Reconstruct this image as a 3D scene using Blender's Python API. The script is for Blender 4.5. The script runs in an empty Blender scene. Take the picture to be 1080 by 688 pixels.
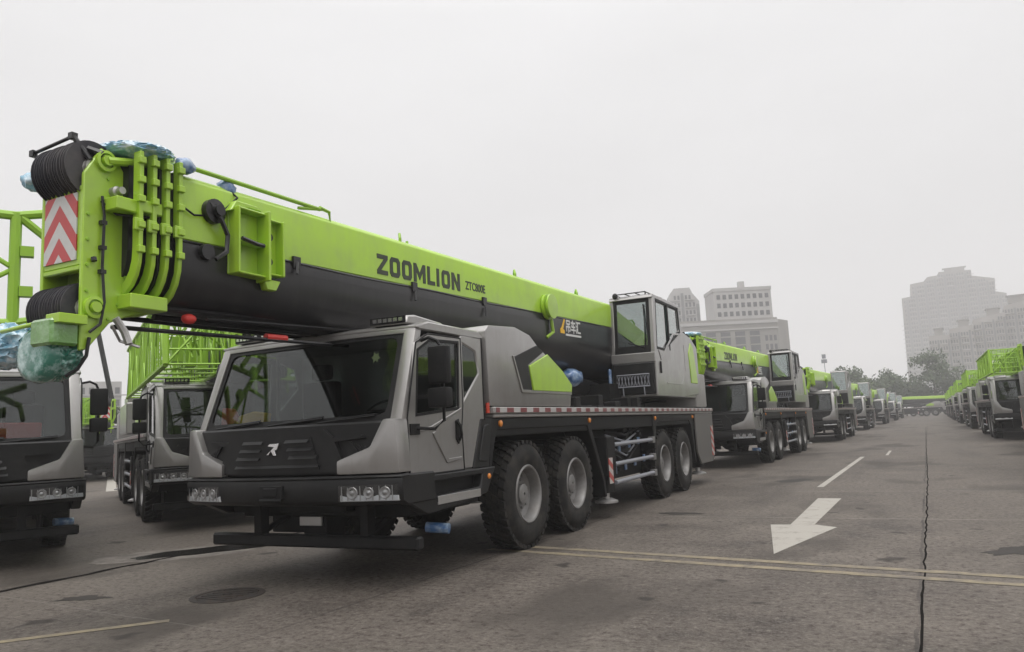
import bpy, bmesh, math, random
from mathutils import Vector, Matrix, noise
random.seed(7)
R = math.radians
scn = bpy.context.scene
col = scn.collection

# ------------------------------------------------------------------ camera, sky, sun, exposure
cam_d = bpy.data.cameras.new('camera')
cam = bpy.data.objects.new('camera', cam_d)
col.objects.link(cam)
cam_d.sensor_width = 36.0
cam_d.lens = 26.9
cam_d.clip_start = 0.05
cam_d.clip_end = 6000
cr = Vector((0.88902568, 0.45518781, -0.04936988))
cd = Vector((-0.10438832, 0.09652175, -0.98984172))
cf = Vector((-0.44579862, 0.88514835, 0.13332661))
cam.matrix_world = Matrix(((cr.x, -cd.x, -cf.x, 0.0), (cr.y, -cd.y, -cf.y, 0.0), (cr.z, -cd.z, -cf.z, 1.5), (0, 0, 0, 1)))
scn.camera = cam

SKY_STOPS = [(0.0, 5.6), (0.25, 6.6), (0.5, 8.0), (0.75, 14.5), (1.0, 25.0)]
SUN_EL, SUN_AZ = R(66), R(150)          # azimuth measured clockwise from +Y
world = bpy.data.worlds.new('World')
scn.world = world
world.use_nodes = True
wt = world.node_tree
for n in list(wt.nodes): wt.nodes.remove(n)
w_out = wt.nodes.new('ShaderNodeOutputWorld')
w_bg = wt.nodes.new('ShaderNodeBackground')
w_sky = wt.nodes.new('ShaderNodeTexSky')
w_sky.sky_type = 'NISHITA'
w_sky.sun_disc = False
w_sky.sun_elevation = SUN_EL
w_sky.sun_rotation = SUN_AZ
w_sky.air_density = 1.0
w_sky.dust_density = 4.0
w_hsv = wt.nodes.new('ShaderNodeHueSaturation')
w_hsv.inputs['Saturation'].default_value = 0.06
wt.links.new(w_sky.outputs[0], w_hsv.inputs['Color'])
# overcast deck: soft broken grey cloud, about three times brighter overhead than at the horizon
w_tc = wt.nodes.new('ShaderNodeTexCoord')
w_map = wt.nodes.new('ShaderNodeMapping'); w_map.inputs['Scale'].default_value = (1.2, 1.2, 3.0)
w_noise = wt.nodes.new('ShaderNodeTexNoise'); w_noise.inputs['Scale'].default_value = 1.6; w_noise.inputs['Detail'].default_value = 5
wt.links.new(w_tc.outputs['Generated'], w_map.inputs[0]); wt.links.new(w_map.outputs[0], w_noise.inputs[0])
w_sep = wt.nodes.new('ShaderNodeSeparateXYZ'); wt.links.new(w_tc.outputs['Generated'], w_sep.inputs[0])
w_ramp = wt.nodes.new('ShaderNodeValToRGB')
cr_ = w_ramp.color_ramp
while len(cr_.elements) < 5: cr_.elements.new(0.5)
for e_, (p_, v_) in zip(cr_.elements, SKY_STOPS): e_.position = p_; e_.color = (v_, v_ * 0.992, v_ * 1.0, 1)
wt.links.new(w_sep.outputs[2], w_ramp.inputs[0])
w_mul = wt.nodes.new('ShaderNodeMix'); w_mul.data_type = 'RGBA'; w_mul.blend_type = 'MULTIPLY'; w_mul.inputs[0].default_value = 1.0
w_nr = wt.nodes.new('ShaderNodeValToRGB')
w_nr.color_ramp.elements[0].position = 0.3; w_nr.color_ramp.elements[0].color = (0.94, 0.94, 0.94, 1)
w_nr.color_ramp.elements[1].position = 0.75; w_nr.color_ramp.elements[1].color = (1.05, 1.05, 1.05, 1)
wt.links.new(w_noise.outputs[0], w_nr.inputs[0])
wt.links.new(w_ramp.outputs[0], w_mul.inputs[6]); wt.links.new(w_nr.outputs[0], w_mul.inputs[7])
w_mix = wt.nodes.new('ShaderNodeMix'); w_mix.data_type = 'RGBA'
w_mix.inputs[0].default_value = 0.85
wt.links.new(w_hsv.outputs[0], w_mix.inputs[6]); wt.links.new(w_mul.outputs[2], w_mix.inputs[7])
wt.links.new(w_mix.outputs[2], w_bg.inputs[0])
w_bg.inputs[1].default_value = 0.13
wt.links.new(w_bg.outputs[0], w_out.inputs[0])

sun_d = bpy.data.lights.new('sun', 'SUN')
sun_d.energy = 1.1
sun_d.angle = R(30)
sun_d.color = (1.0, 0.97, 0.93)
sun = bpy.data.objects.new('sun', sun_d)
col.objects.link(sun)
sdir = Vector((math.sin(SUN_AZ) * math.cos(SUN_EL), math.cos(SUN_AZ) * math.cos(SUN_EL), math.sin(SUN_EL)))
sun.rotation_euler = sdir.to_track_quat('Z', 'Y').to_euler()

vs = scn.view_settings
vs.view_transform = 'Standard'; vs.look = 'None'; vs.gamma = 1.0; vs.use_curve_mapping = False
vs.exposure = 0.0
scn.cycles.use_denoising = True
scn.cycles.max_bounces = 8
scn.cycles.volume_bounces = 2
scn.cycles.transparent_max_bounces = 12
HAZE = 0.0013

# ------------------------------------------------------------------ materials
def nt(name):
    m = bpy.data.materials.new(name); m.use_nodes = True
    return m, m.node_tree, m.node_tree.nodes['Principled BSDF']

def ramp(t, fac, stops):
    r = t.nodes.new('ShaderNodeValToRGB')
    while len(r.color_ramp.elements) < len(stops): r.color_ramp.elements.new(0.5)
    for e, (p, c) in zip(r.color_ramp.elements, stops):
        e.position = p; e.color = c if len(c) == 4 else (*c, 1)
    t.links.new(fac, r.inputs[0])
    return r

def noise_n(t, scale, detail=4, rough=0.55, stretch=None, coord='Object'):
    tc = t.nodes.new('ShaderNodeTexCoord')
    n = t.nodes.new('ShaderNodeTexNoise')
    n.inputs['Scale'].default_value = scale; n.inputs['Detail'].default_value = detail; n.inputs['Roughness'].default_value = rough
    src = tc.outputs[coord]
    if stretch:
        mp = t.nodes.new('ShaderNodeMapping'); mp.inputs['Scale'].default_value = stretch
        t.links.new(src, mp.inputs[0]); src = mp.outputs[0]
    t.links.new(src, n.inputs[0])
    return n.outputs[0]

def mth(t, op, a, b=None, c=None):
    n = t.nodes.new('ShaderNodeMath'); n.operation = op
    for k, v in enumerate((a, b, c)):
        if v is None: continue
        if isinstance(v, (int, float)): n.inputs[k].default_value = v
        else: t.links.new(v, n.inputs[k])
    return n.outputs[0]

def mixc(t, fac, a, b, kind='MIX'):
    n = t.nodes.new('ShaderNodeMix'); n.data_type = 'RGBA'; n.blend_type = kind
    for k, v in ((0, fac), (6, a), (7, b)):
        if isinstance(v, (int, float)): n.inputs[k].default_value = v
        elif isinstance(v, tuple): n.inputs[k].default_value = v if len(v) == 4 else (*v, 1)
        else: t.links.new(v, n.inputs[k])
    return n.outputs[2]

def add_bump(t, b, h, strength=0.2, dist=0.02):
    n = t.nodes.new('ShaderNodeBump'); n.inputs['Strength'].default_value = strength; n.inputs['Distance'].default_value = dist
    t.links.new(h, n.inputs['Height']); t.links.new(n.outputs[0], b.inputs['Normal'])

def painted(name, c, rough=0.4, metal=0.0, dust=(0.2, 0.18, 0.16), amount=0.35, coat=0.0, bump=0.0, scale=3.0, spec=0.5, streak=0.0):
    """paint / plastic with a broken film of dust and slightly uneven gloss"""
    m, t, b = nt(name)
    n1 = noise_n(t, scale, 6, 0.62)
    n2 = noise_n(t, scale * 9, 3, 0.6)
    f = mth(t, 'MULTIPLY', ramp(t, n1, [(0.42, (0, 0, 0)), (0.8, (1, 1, 1))]).outputs[0], amount)
    f = mth(t, 'ADD', f, mth(t, 'MULTIPLY', mth(t, 'SUBTRACT', n2, 0.5), amount * 0.35))
    if streak:      # rain streaks running down
        n3 = noise_n(t, 7.0, 4, 0.6, stretch=(1.0, 1.0, 0.09))
        f = mth(t, 'ADD', f, mth(t, 'MULTIPLY', ramp(t, n3, [(0.50, (0, 0, 0)), (0.72, (1, 1, 1))]).outputs[0], streak))
    f = mth(t, 'MAXIMUM', f, 0.0)
    t.links.new(mixc(t, f, c, dust), b.inputs['Base Color'])
    t.links.new(mth(t, 'ADD', mth(t, 'MULTIPLY', n1, 0.22), rough - 0.08), b.inputs['Roughness'])
    b.inputs['Metallic'].default_value = metal
    b.inputs['Specular IOR Level'].default_value = spec
    b.inputs['Coat Weight'].default_value = coat
    b.inputs['Coat Roughness'].default_value = 0.12
    if bump: add_bump(t, b, n2, bump, 0.01)
    return m

M = {}
M['grey'] = painted('champagne_grey_paint', (0.30, 0.291, 0.283), 0.30, 0.55, amount=0.35, coat=0.5, streak=0.22)
M['grey2'] = painted('deck_grey_paint', (0.30, 0.29, 0.28), 0.5, 0.1, amount=0.4)
M['green'] = painted('lime_green_paint', (0.34, 0.55, 0.032), 0.36, 0.0, dust=(0.23, 0.31, 0.10), amount=0.4, coat=0.4, streak=0.18)
M['green2'] = painted('lime_green_jib_paint', (0.27, 0.48, 0.03), 0.45, 0.0, dust=(0.2, 0.28, 0.1), amount=0.35)
M['boomdark'] = painted('charcoal_boom_paint', (0.014, 0.0135, 0.015), 0.34, 0.0, dust=(0.042, 0.039, 0.038), amount=0.35, coat=0.25, spec=0.3, streak=0.25)
M['black'] = painted('black_plastic', (0.008, 0.008, 0.0085), 0.5, 0.0, dust=(0.04, 0.037, 0.035), amount=0.3, bump=0.08, spec=0.22)
M['panel'] = painted('dark_grey_moulded_plastic', (0.010, 0.010, 0.0105), 0.46, 0.0, dust=(0.036, 0.033, 0.031), amount=0.35, bump=0.12, spec=0.3, streak=0.12)
M['chassis'] = painted('dark_chassis_paint', (0.009, 0.009, 0.0095), 0.6, 0.0, dust=(0.03, 0.027, 0.025), amount=0.45, spec=0.2)
M['rubber'] = painted('tyre_rubber', (0.012, 0.0118, 0.0115), 0.75, 0.0, dust=(0.075, 0.065, 0.055), amount=0.55, bump=0.15, scale=5, spec=0.25)
M['rim'] = painted('silver_rim_paint', (0.22, 0.215, 0.21), 0.45, 0.35, dust=(0.085, 0.072, 0.06), amount=0.7)
M['steel'] = painted('brushed_steel', (0.42, 0.41, 0.40), 0.38, 0.75, amount=0.3)
M['tube'] = painted('grey_blue_guard_tube', (0.25, 0.26, 0.29), 0.45, 0.2, amount=0.35)
M['sheave'] = painted('dark_nylon_sheave', (0.020, 0.019, 0.026), 0.55, amount=0.35)
M['letter'] = painted('dark_green_lettering', (0.022, 0.034, 0.014), 0.5, amount=0.15)
M['white'] = painted('white_sticker', (0.62, 0.62, 0.60), 0.5, amount=0.2)
M['yellow'] = painted('yellow_plastic', (0.78, 0.45, 0.02), 0.45, amount=0.2)
M['red'] = painted('red_plastic', (0.62, 0.04, 0.03), 0.45, amount=0.2)
M['orange'] = painted('orange_lamp_lens', (0.65, 0.22, 0.03), 0.25, amount=0.1, coat=0.6)
M['redlens'] = painted('red_lamp_lens', (0.5, 0.05, 0.03), 0.25, amount=0.1, coat=0.6)
M['lampback'] = painted('bright_lamp_housing', (0.62, 0.63, 0.64), 0.25, 0.3, amount=0.2)
M['chrome'] = painted('bright_reflector', (0.75, 0.75, 0.75), 0.15, 0.9, amount=0.15)
M['bluefilm'] = painted('blue_rust_guard_film', (0.05, 0.13, 0.30), 0.3, dust=(0.45, 0.55, 0.62), amount=0.8, coat=0.8, scale=12)
M['seat'] = painted('dark_seat_cloth', (0.022, 0.022, 0.023), 0.85, amount=0.1)
M['bark'] = painted('tree_bark', (0.07, 0.06, 0.05), 0.9, amount=0.4)

def film(name, c, hi, scale):
    m, t, b = nt(name)
    n1 = noise_n(t, scale, 5, 0.7)
    n2 = noise_n(t, scale * 3.1, 3, 0.6)
    f = ramp(t, n1, [(0.46, (0, 0, 0)), (0.66, (1, 1, 1))]).outputs[0]
    t.links.new(mixc(t, f, c, hi), b.inputs['Base Color'])
    b.inputs['Roughness'].default_value = 0.16
    b.inputs['Coat Weight'].default_value = 1.0
    b.inputs['Coat Roughness'].default_value = 0.06
    add_bump(t, b, n2, 0.5, 0.012)
    return m
M['tealfilm'] = film('teal_plastic_film', (0.03, 0.17, 0.12), (0.42, 0.58, 0.56), 7)  # pale second colour paints the film's whitish highlights
M['paleblue'] = film('pale_blue_plastic_film', (0.24, 0.46, 0.60), (0.74, 0.82, 0.86), 8)
M['greenfilm'] = film('green_part_under_film', (0.10, 0.26, 0.035), (0.26, 0.45, 0.2), 8)

def glass(name, tint, base_reflect=0.06):
    m = bpy.data.materials.new(name); m.use_nodes = True
    t = m.node_tree
    for n in list(t.nodes): t.nodes.remove(n)
    o = t.nodes.new('ShaderNodeOutputMaterial'); mx = t.nodes.new('ShaderNodeMixShader')
    tr = t.nodes.new('ShaderNodeBsdfTransparent'); tr.inputs[0].default_value = (*tint, 1)
    gl = t.nodes.new('ShaderNodeBsdfGlossy'); gl.inputs['Roughness'].default_value = 0.03
    lw = t.nodes.new('ShaderNodeLayerWeight'); lw.inputs[0].default_value = 0.5
    f = mth(t, 'MULTIPLY_ADD', mth(t, 'POWER', lw.outputs['Facing'], 4.0), 0.9, base_reflect)
    t.links.new(f, mx.inputs[0]); t.links.new(tr.outputs[0], mx.inputs[1]); t.links.new(gl.outputs[0], mx.inputs[2])
    t.links.new(mx.outputs[0], o.inputs[0])
    return m
M['glass'] = glass('dark_cab_glass', (0.60, 0.64, 0.63), 0.045)
M['glassop'] = glass('greenish_cab_glass', (0.60, 0.80, 0.75), 0.34)
M['lens'] = glass('lamp_lens', (0.93, 0.94, 0.95), 0.06)

def striped(name, axis, pitch, a, b_, chev=False, off=0.0, slope=1.0):
    m, t, b = nt(name)
    tc = t.nodes.new('ShaderNodeTexCoord'); sp = t.nodes.new('ShaderNodeSeparateXYZ')
    t.links.new(tc.outputs['Object'], sp.inputs[0])
    if chev:
        ax = mth(t, 'ABSOLUTE', mth(t, 'SUBTRACT', sp.outputs[0], off))
        v = mth(t, 'ADD', sp.outputs[2], mth(t, 'MULTIPLY', ax, slope))
    elif axis == 'diag':
        v = mth(t, 'ADD', sp.outputs[2], mth(t, 'MULTIPLY', sp.outputs[1], slope))
    else:
        v = sp.outputs['XYZ'.index(axis)]
    fr = mth(t, 'FRACT', mth(t, 'DIVIDE', v, pitch))
    f = mth(t, 'GREATER_THAN', fr, 0.5)
    dirt = mth(t, 'MULTIPLY', noise_n(t, 14, 4), 0.35)
    t.links.new(mixc(t, dirt, mixc(t, f, a, b_), (0.2, 0.18, 0.16)), b.inputs['Base Color'])
    b.inputs['Roughness'].default_value = 0.35
    return m
M['chevron'] = striped('red_white_chevrons', 'Z', 0.262, (0.60, 0.60, 0.58), (0.52, 0.03, 0.035), True, 0.035, 1.25)
M['tape'] = striped('red_white_tape', 'Y', 0.37, (0.17, 0.022, 0.03), (0.44, 0.43, 0.42))
M['warnplate'] = striped('red_white_warning_plate', 'diag', 0.2, (0.5, 0.49, 0.47), (0.42, 0.04, 0.03), slope=0.6)

def leafmat(name, c1, c2):
    m, t, b = nt(name)
    n = noise_n(t, 0.9, 3)
    t.links.new(ramp(t, n, [(0.3, c1), (0.7, c2)]).outputs[0], b.inputs['Base Color'])
    b.inputs['Roughness'].default_value = 0.7
    return m
M['leaf'] = leafmat('dark_leaves', (0.018, 0.032, 0.014), (0.055, 0.085, 0.03))
M['leaf2'] = leafmat('pale_leaves', (0.045, 0.07, 0.028), (0.10, 0.13, 0.055))

def facade(name, c, scale):
    m, t, b = nt(name)
    n = noise_n(t, scale, 5, 0.6, stretch=(1, 1, 0.35))
    t.links.new(mixc(t, ramp(t, n, [(0.4, (0, 0, 0)), (0.75, (1, 1, 1))]).outputs[0], c, tuple(v * 0.78 for v in c)), b.inputs['Base Color'])
    b.inputs['Roughness'].default_value = 0.8
    return m
M['conc'] = facade('pale_render', (0.36, 0.35, 0.34), 0.15)
M['conc2'] = facade('grey_render', (0.20, 0.187, 0.170), 0.12)
M['recess_shade'] = facade('painted_shade_render', (0.13, 0.13, 0.13), 0.2)  # darker wall colour that paints in the shade of recessed shafts
M['conc3'] = facade('beige_render', (0.29, 0.27, 0.25), 0.15)
M['winglass'] = painted('dark_window_glass', (0.03, 0.033, 0.038), 0.4, 0.0, amount=0.1, spec=0.3)

# ------------------------------------------------------------------ mesh building
class MB:
    def __init__(s): s.bm = bmesh.new()
    def face(s, pts):
        vs_ = [s.bm.verts.new(p) for p in pts]
        return s.bm.faces.new(vs_)
    def box(s, x0, x1, y0, y1, z0, z1):
        v = [s.bm.verts.new((x, y, z)) for x in (x0, x1) for y in (y0, y1) for z in (z0, z1)]
        for f in ((0, 1, 3, 2), (4, 6, 7, 5), (0, 4, 5, 1), (2, 3, 7, 6), (0, 2, 6, 4), (1, 5, 7, 3)):
            s.bm.faces.new([v[i] for i in f])
        return s
    @staticmethod
    def _p(ax, u, v, d):
        return (d, u, v) if ax == 'x' else ((u, d, v) if ax == 'y' else (u, v, d))
    def prism(s, poly, ax, a, b):
        A = [s.bm.verts.new(s._p(ax, u, v, a)) for u, v in poly]
        B = [s.bm.verts.new(s._p(ax, u, v, b)) for u, v in poly]
        n = len(poly)
        s.bm.faces.new(A); s.bm.faces.new(B[::-1])
        for i in range(n): s.bm.faces.new((A[i], B[i], B[(i + 1) % n], A[(i + 1) % n]))
        return s
    def plate(s, outer, holes, ax, a, b):
        vv, ee = [], []
        for loop in [outer] + holes:
            L = [s.bm.verts.new(s._p(ax, u, v, a)) for u, v in loop]
            vv += L
            ee += [s.bm.edges.new((L[i], L[(i + 1) % len(L)])) for i in range(len(L))]
        r = bmesh.ops.triangle_fill(s.bm, use_beauty=True, use_dissolve=False, edges=ee)
        fs = [g for g in r['geom'] if isinstance(g, bmesh.types.BMFace)]
        e = bmesh.ops.extrude_face_region(s.bm, geom=fs)
        k = 'xyz'.index(ax)
        for g in e['geom']:
            if isinstance(g, bmesh.types.BMVert): g.co[k] = b
        return s
    def path(s, pts, r, seg=8, cap=True, r2=None):
        pts = [Vector(p) for p in pts]
        rings = []
        up0 = None
        for i, p in enumerate(pts):
            d = (pts[min(i + 1, len(pts) - 1)] - pts[max(i - 1, 0)]).normalized()
            up = Vector((0, 0, 1)) if abs(d.z) < 0.95 else Vector((1, 0, 0))
            if up0 is not None and abs(up0.dot(d)) < 0.9: up = up0
            a = d.cross(up).normalized(); b = a.cross(d).normalized(); up0 = b
            rr = r if r2 is None else r + (r2 - r) * i / (len(pts) - 1)
            rings.append([s.bm.verts.new(p + a * (math.cos(2 * math.pi * k / seg) * rr) + b * (math.sin(2 * math.pi * k / seg) * rr)) for k in range(seg)])
        for A, B in zip(rings, rings[1:]):
            for k in range(seg): s.bm.faces.new((A[k], A[(k + 1) % seg], B[(k + 1) % seg], B[k]))
        if cap: s.bm.faces.new(rings[0][::-1]); s.bm.faces.new(rings[-1])
        return s
    def lathe(s, prof, ax, c, seg=32, closed=False):
        """prof: (radius, along-axis) pairs about axis ax through c"""
        rings = []
        for r, t in prof:
            ring = []
            for k in range(seg):
                a = 2 * math.pi * k / seg; u, v = math.cos(a) * r, math.sin(a) * r
                p = s._p(ax, u, v, t)
                ring.append(s.bm.verts.new((p[0] + c[0], p[1] + c[1], p[2] + c[2])))
            rings.append(ring)
        pr = list(zip(rings, rings[1:])) + ([(rings[-1], rings[0])] if closed else [])
        for A, B in pr:
            for k in range(seg): s.bm.faces.new((A[k], A[(k + 1) % seg], B[(k + 1) % seg], B[k]))
        if not closed: s.bm.faces.new(rings[0][::-1]); s.bm.faces.new(rings[-1])
        return s
    def ball(s, c, rx, ry, rz, sub=3, amp=0.0, freq=4.0, seed=0.0, crease=False):
        r = bmesh.ops.create_icosphere(s.bm, subdivisions=sub, radius=1.0)
        for v in r['verts']:
            n = noise.noise(v.co * freq + Vector((seed, seed, seed))) + 0.5 * noise.noise(v.co * freq * 2.3 + Vector((seed, 0, 0)))
            if crease: n = 0.7 - 2.2 * abs(noise.noise(v.co * freq + Vector((seed, 2 * seed, 0)))) + 0.5 * noise.noise(v.co * freq * 3.1)
            k = 1 + amp * n
            v.co = Vector((c[0] + v.co.x * rx * k, c[1] + v.co.y * ry * k, c[2] + v.co.z * rz * k))
        return s
    def cut_x(s, xs):
        for x in xs:
            bmesh.ops.bisect_plane(s.bm, geom=s.bm.verts[:] + s.bm.edges[:] + s.bm.faces[:], plane_co=(x, 0, 0), plane_no=(1, 0, 0))
        return s
    def build(s, name, mat, parent=None, bevel=0.0, fn=None, ang=35, seg=1):
        bm = s.bm
        bmesh.ops.recalc_face_normals(bm, faces=bm.faces[:])
        if bevel:
            ed = [e for e in bm.edges if len(e.link_faces) == 2 and e.calc_face_angle(0) > R(25)]
            if ed: bmesh.ops.bevel(bm, geom=ed, offset=bevel, segments=seg, affect='EDGES', profile=0.6, clamp_overlap=True)
        if fn:
            for v in bm.verts: v.co = fn(v.co)
        me = bpy.data.meshes.new(name)
        bm.to_mesh(me); bm.free()
        for p in me.polygons: p.use_smooth = True
        me.set_sharp_from_angle(angle=R(ang))
        if mat is not None: me.materials.append(mat)
        o = bpy.data.objects.new(name, me)
        col.objects.link(o)
        if parent is not None: o.parent = parent
        return o

def thing(name, label, cat, loc=(0, 0, 0), rz=0.0, group=None):
    o = bpy.data.objects.new(name, None)
    o.empty_display_size = 0.3
    col.objects.link(o)
    o.location = loc; o.rotation_euler = (0, 0, rz)
    o['label'] = label; o['category'] = cat
    if group: o['group'] = group
    return o

def tag(o, label, cat, group=None, kind=None):
    o['label'] = label; o['category'] = cat
    if group: o['group'] = group
    if kind: o['kind'] = kind
    return o

def struct(o): o['kind'] = 'structure'; return o

def text_mesh(name, body, size, mat, parent, origin, face='x', bold=0.0, depth=0.003, squeeze=1.0, space=1.0):
    cu = bpy.data.curves.new(name, 'FONT')
    cu.body = body; cu.size = size; cu.extrude = depth; cu.offset = bold; cu.resolution_u = 3; cu.space_character = space
    tmp = bpy.data.objects.new(name, cu); col.objects.link(tmp)
    bpy.context.view_layer.update()
    me = bpy.data.meshes.new_from_object(tmp.evaluated_get(bpy.context.evaluated_depsgraph_get()))
    bpy.data.objects.remove(tmp)
    ox, oy, oz = origin
    for v in me.vertices:
        x, y, z = v.co.x * squeeze, v.co.y, v.co.z
        v.co = (ox + z, oy + x, oz + y + 0.022 * x) if face == 'x' else (ox + x, oy - z, oz + y)
    me.materials.clear(); me.materials.append(mat)
    me.name = name
    o = bpy.data.objects.new(name, me); col.objects.link(o)
    if parent: o.parent = parent
    return o

def block_word(name, word, parent, y0, y1, hgt, xa, xb, zb=3.352, slope=.026):
    """heavy squared capitals built as plates, one mesh for the word"""
    W = {'Z': 1.0, 'O': 1.0, 'M': 1.28, 'L': .86, 'I': .40, 'N': 1.05}
    gap = .20
    tot = sum(W[c] for c in word) + gap * (len(word) - 1)
    k = (y1 - y0) / tot; q = MB(); y = y0; h = hgt; st = k * .30; sz = h * .22
    def ring(ya, yb, c):
        return [(ya + c, zb), (yb - c, zb), (yb, zb + c * 1.2), (yb, zb + h - c * 1.2), (yb - c, zb + h), (ya + c, zb + h), (ya, zb + h - c * 1.2), (ya, zb + c * 1.2)]
    for ch in word:
        w = W[ch] * k; a, b = y, y + w; t, m = zb + h, zb
        if ch == 'O':
            i = [(a + st + .012, m + sz), (b - st - .012, m + sz), (b - st, m + sz + .015), (b - st, t - sz - .015), (b - st - .012, t - sz), (a + st + .012, t - sz), (a + st, t - sz - .015), (a + st, m + sz + .015)]
            q.plate(ring(a, b, .035), [i], 'x', xa, xb)
        elif ch == 'Z': q.prism([(a, m), (b, m), (b, m + sz), (a + st * 1.25, m + sz), (b, t - sz * .9), (b, t), (a, t), (a, t - sz), (b - st * 1.25, t - sz), (a, m + sz * .9)], 'x', xa, xb)
        elif ch == 'M': q.prism([(a, m), (a + st, m), (a + st, t - h * .42), ((a + b) / 2, m + h * .12), (b - st, t - h * .42), (b - st, m), (b, m), (b, t), (b - st * .95, t), ((a + b) / 2, m + h * .52), (a + st * .95, t), (a, t)], 'x', xa, xb)
        elif ch == 'L': q.prism([(a, m), (b, m), (b, m + sz), (a + st, m + sz), (a + st, t), (a, t)], 'x', xa, xb)
        elif ch == 'I': q.prism([(a, m), (a + st, m), (a + st, t), (a, t)], 'x', xa, xb)
        elif ch == 'N': q.prism([(a, m), (a + st, m), (a + st, t - h * .40), (b - st, m), (b, m), (b, t), (b - st, t), (b - st, m + h * .40), (a + st, t), (a, t)], 'x', xa, xb)
        y += w + gap * k
    return q.build(name, M['letter'], parent, 0, lambda p: Vector((p.x, p.y, p.z + slope * (p.y - y0))))

# ------------------------------------------------------------------ ground
def ground_material():
    m, t, b = nt('worn_concrete')
    tc = t.nodes.new('ShaderNodeTexCoord'); sp = t.nodes.new('ShaderNodeSeparateXYZ')
    t.links.new(tc.outputs['Object'], sp.inputs[0])
    big = noise_n(t, 0.10, 5, 0.6)
    mid = noise_n(t, 0.75, 7, 0.68)
    trk = noise_n(t, 0.9, 5, 0.6, stretch=(1.0, 0.12, 1.0))
    fine = noise_n(t, 40, 3, 0.7)
    c = ramp(t, mid, [(0.34, (0.038, 0.032, 0.027)), (0.45, (0.082, 0.070, 0.059)), (0.56, (0.106, 0.092, 0.078)), (0.68, (0.142, 0.123, 0.105))]).outputs[0]
    c = mixc(t, ramp(t, big, [(0.38, (0, 0, 0)), (0.62, (0.6, 0.6, 0.6))]).outputs[0], c, (0.122, 0.106, 0.090))
    c = mixc(t, ramp(t, trk, [(0.52, (0, 0, 0)), (0.74, (0.65, 0.65, 0.65))]).outputs[0], c, (0.040, 0.034, 0.030))
    # pale scrapes and grit
    sc = noise_n(t, 3.0, 8, 0.75, stretch=(0.5, 2.0, 1.0))
    c = mixc(t, ramp(t, sc, [(0.63, (0, 0, 0)), (0.78, (0.5, 0.5, 0.5))]).outputs[0], c, (0.175, 0.157, 0.138))
    c = mixc(t, mth(t, 'MULTIPLY', mth(t, 'MAXIMUM', mth(t, 'SUBTRACT', fine, 0.46), 0.0), 1.6), c, (0.20, 0.185, 0.17))
    grit = noise_n(t, 14, 4, 0.8)
    c = mixc(t, mth(t, 'MULTIPLY', ramp(t, grit, [(0.35, (1, 1, 1)), (0.49, (0, 0, 0))]).outputs[0], 0.75), c, (0.030, 0.020, 0.018))
    c = mixc(t, mth(t, 'MULTIPLY', ramp(t, grit, [(0.55, (0, 0, 0)), (0.68, (1, 1, 1))]).outputs[0], 0.55), c, (0.19, 0.168, 0.145))
    pat = noise_n(t, 0.42, 3, 0.5, stretch=(1.0, 0.55, 1.0))
    c = mixc(t, ramp(t, pat, [(0.36, (0.75, 0.75, 0.75)), (0.44, (0, 0, 0))]).outputs[0], c, (0.050, 0.043, 0.037))
    drip = noise_n(t, 2.2, 2, 0.5)
    c = mixc(t, ramp(t, drip, [(0.27, (0.8, 0.8, 0.8)), (0.33, (0, 0, 0))]).outputs[0], c, (0.030, 0.026, 0.023))
    # cast slabs: joints every 4.55 m across and 4 m along, wandering a little
    wob = mth(t, 'MULTIPLY', mth(t, 'SUBTRACT', noise_n(t, 1.3, 5, 0.7), 0.5), 0.12)
    def joint(sock, skew, off, pitch, width):
        v = mth(t, 'ADD', mth(t, 'ADD', sp.outputs[sock], mth(t, 'MULTIPLY', sp.outputs[1 - sock], skew)), wob)
        d = mth(t, 'ABSOLUTE', mth(t, 'SUBTRACT', mth(t, 'FRACT', mth(t, 'DIVIDE', mth(t, 'SUBTRACT', v, off), pitch)), 0.5))
        return mth(t, 'LESS_THAN', mth(t, 'MULTIPLY', mth(t, 'SUBTRACT', 0.5, d), pitch), width)
    jx = joint(0, -0.023, -0.22, 4.55, 0.014)
    jy = joint(1, 0.10, 0.15, 4.0, 0.010)
    patch = ramp(t, noise_n(t, 0.33, 3), [(0.40, (0.15, 0.15, 0.15)), (0.60, (0.75, 0.75, 0.75))]).outputs[0]
    c = mixc(t, mth(t, 'MULTIPLY', jx, patch), c, (0.028, 0.025, 0.023))
    c = mixc(t, mth(t, 'MULTIPLY', jy, mth(t, 'MULTIPLY', patch, 0.6)), c, (0.17, 0.155, 0.14))
    t.links.new(c, b.inputs['Base Color'])
    t.links.new(mth(t, 'ADD', mth(t, 'MULTIPLY', mid, 0.35), 0.50), b.inputs['Roughness'])
    b.inputs['Specular IOR Level'].default_value = 0.14
    add_bump(t, b, mth(t, 'ADD', mth(t, 'MULTIPLY', fine, 0.6), grit), 0.4, 0.012)
    return m
M['ground'] = ground_material()
g = MB(); g.box(-1400, 1400, -600, 1400, -0.3, 0.0)
struct(g.build('ground', M['ground']))

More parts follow.
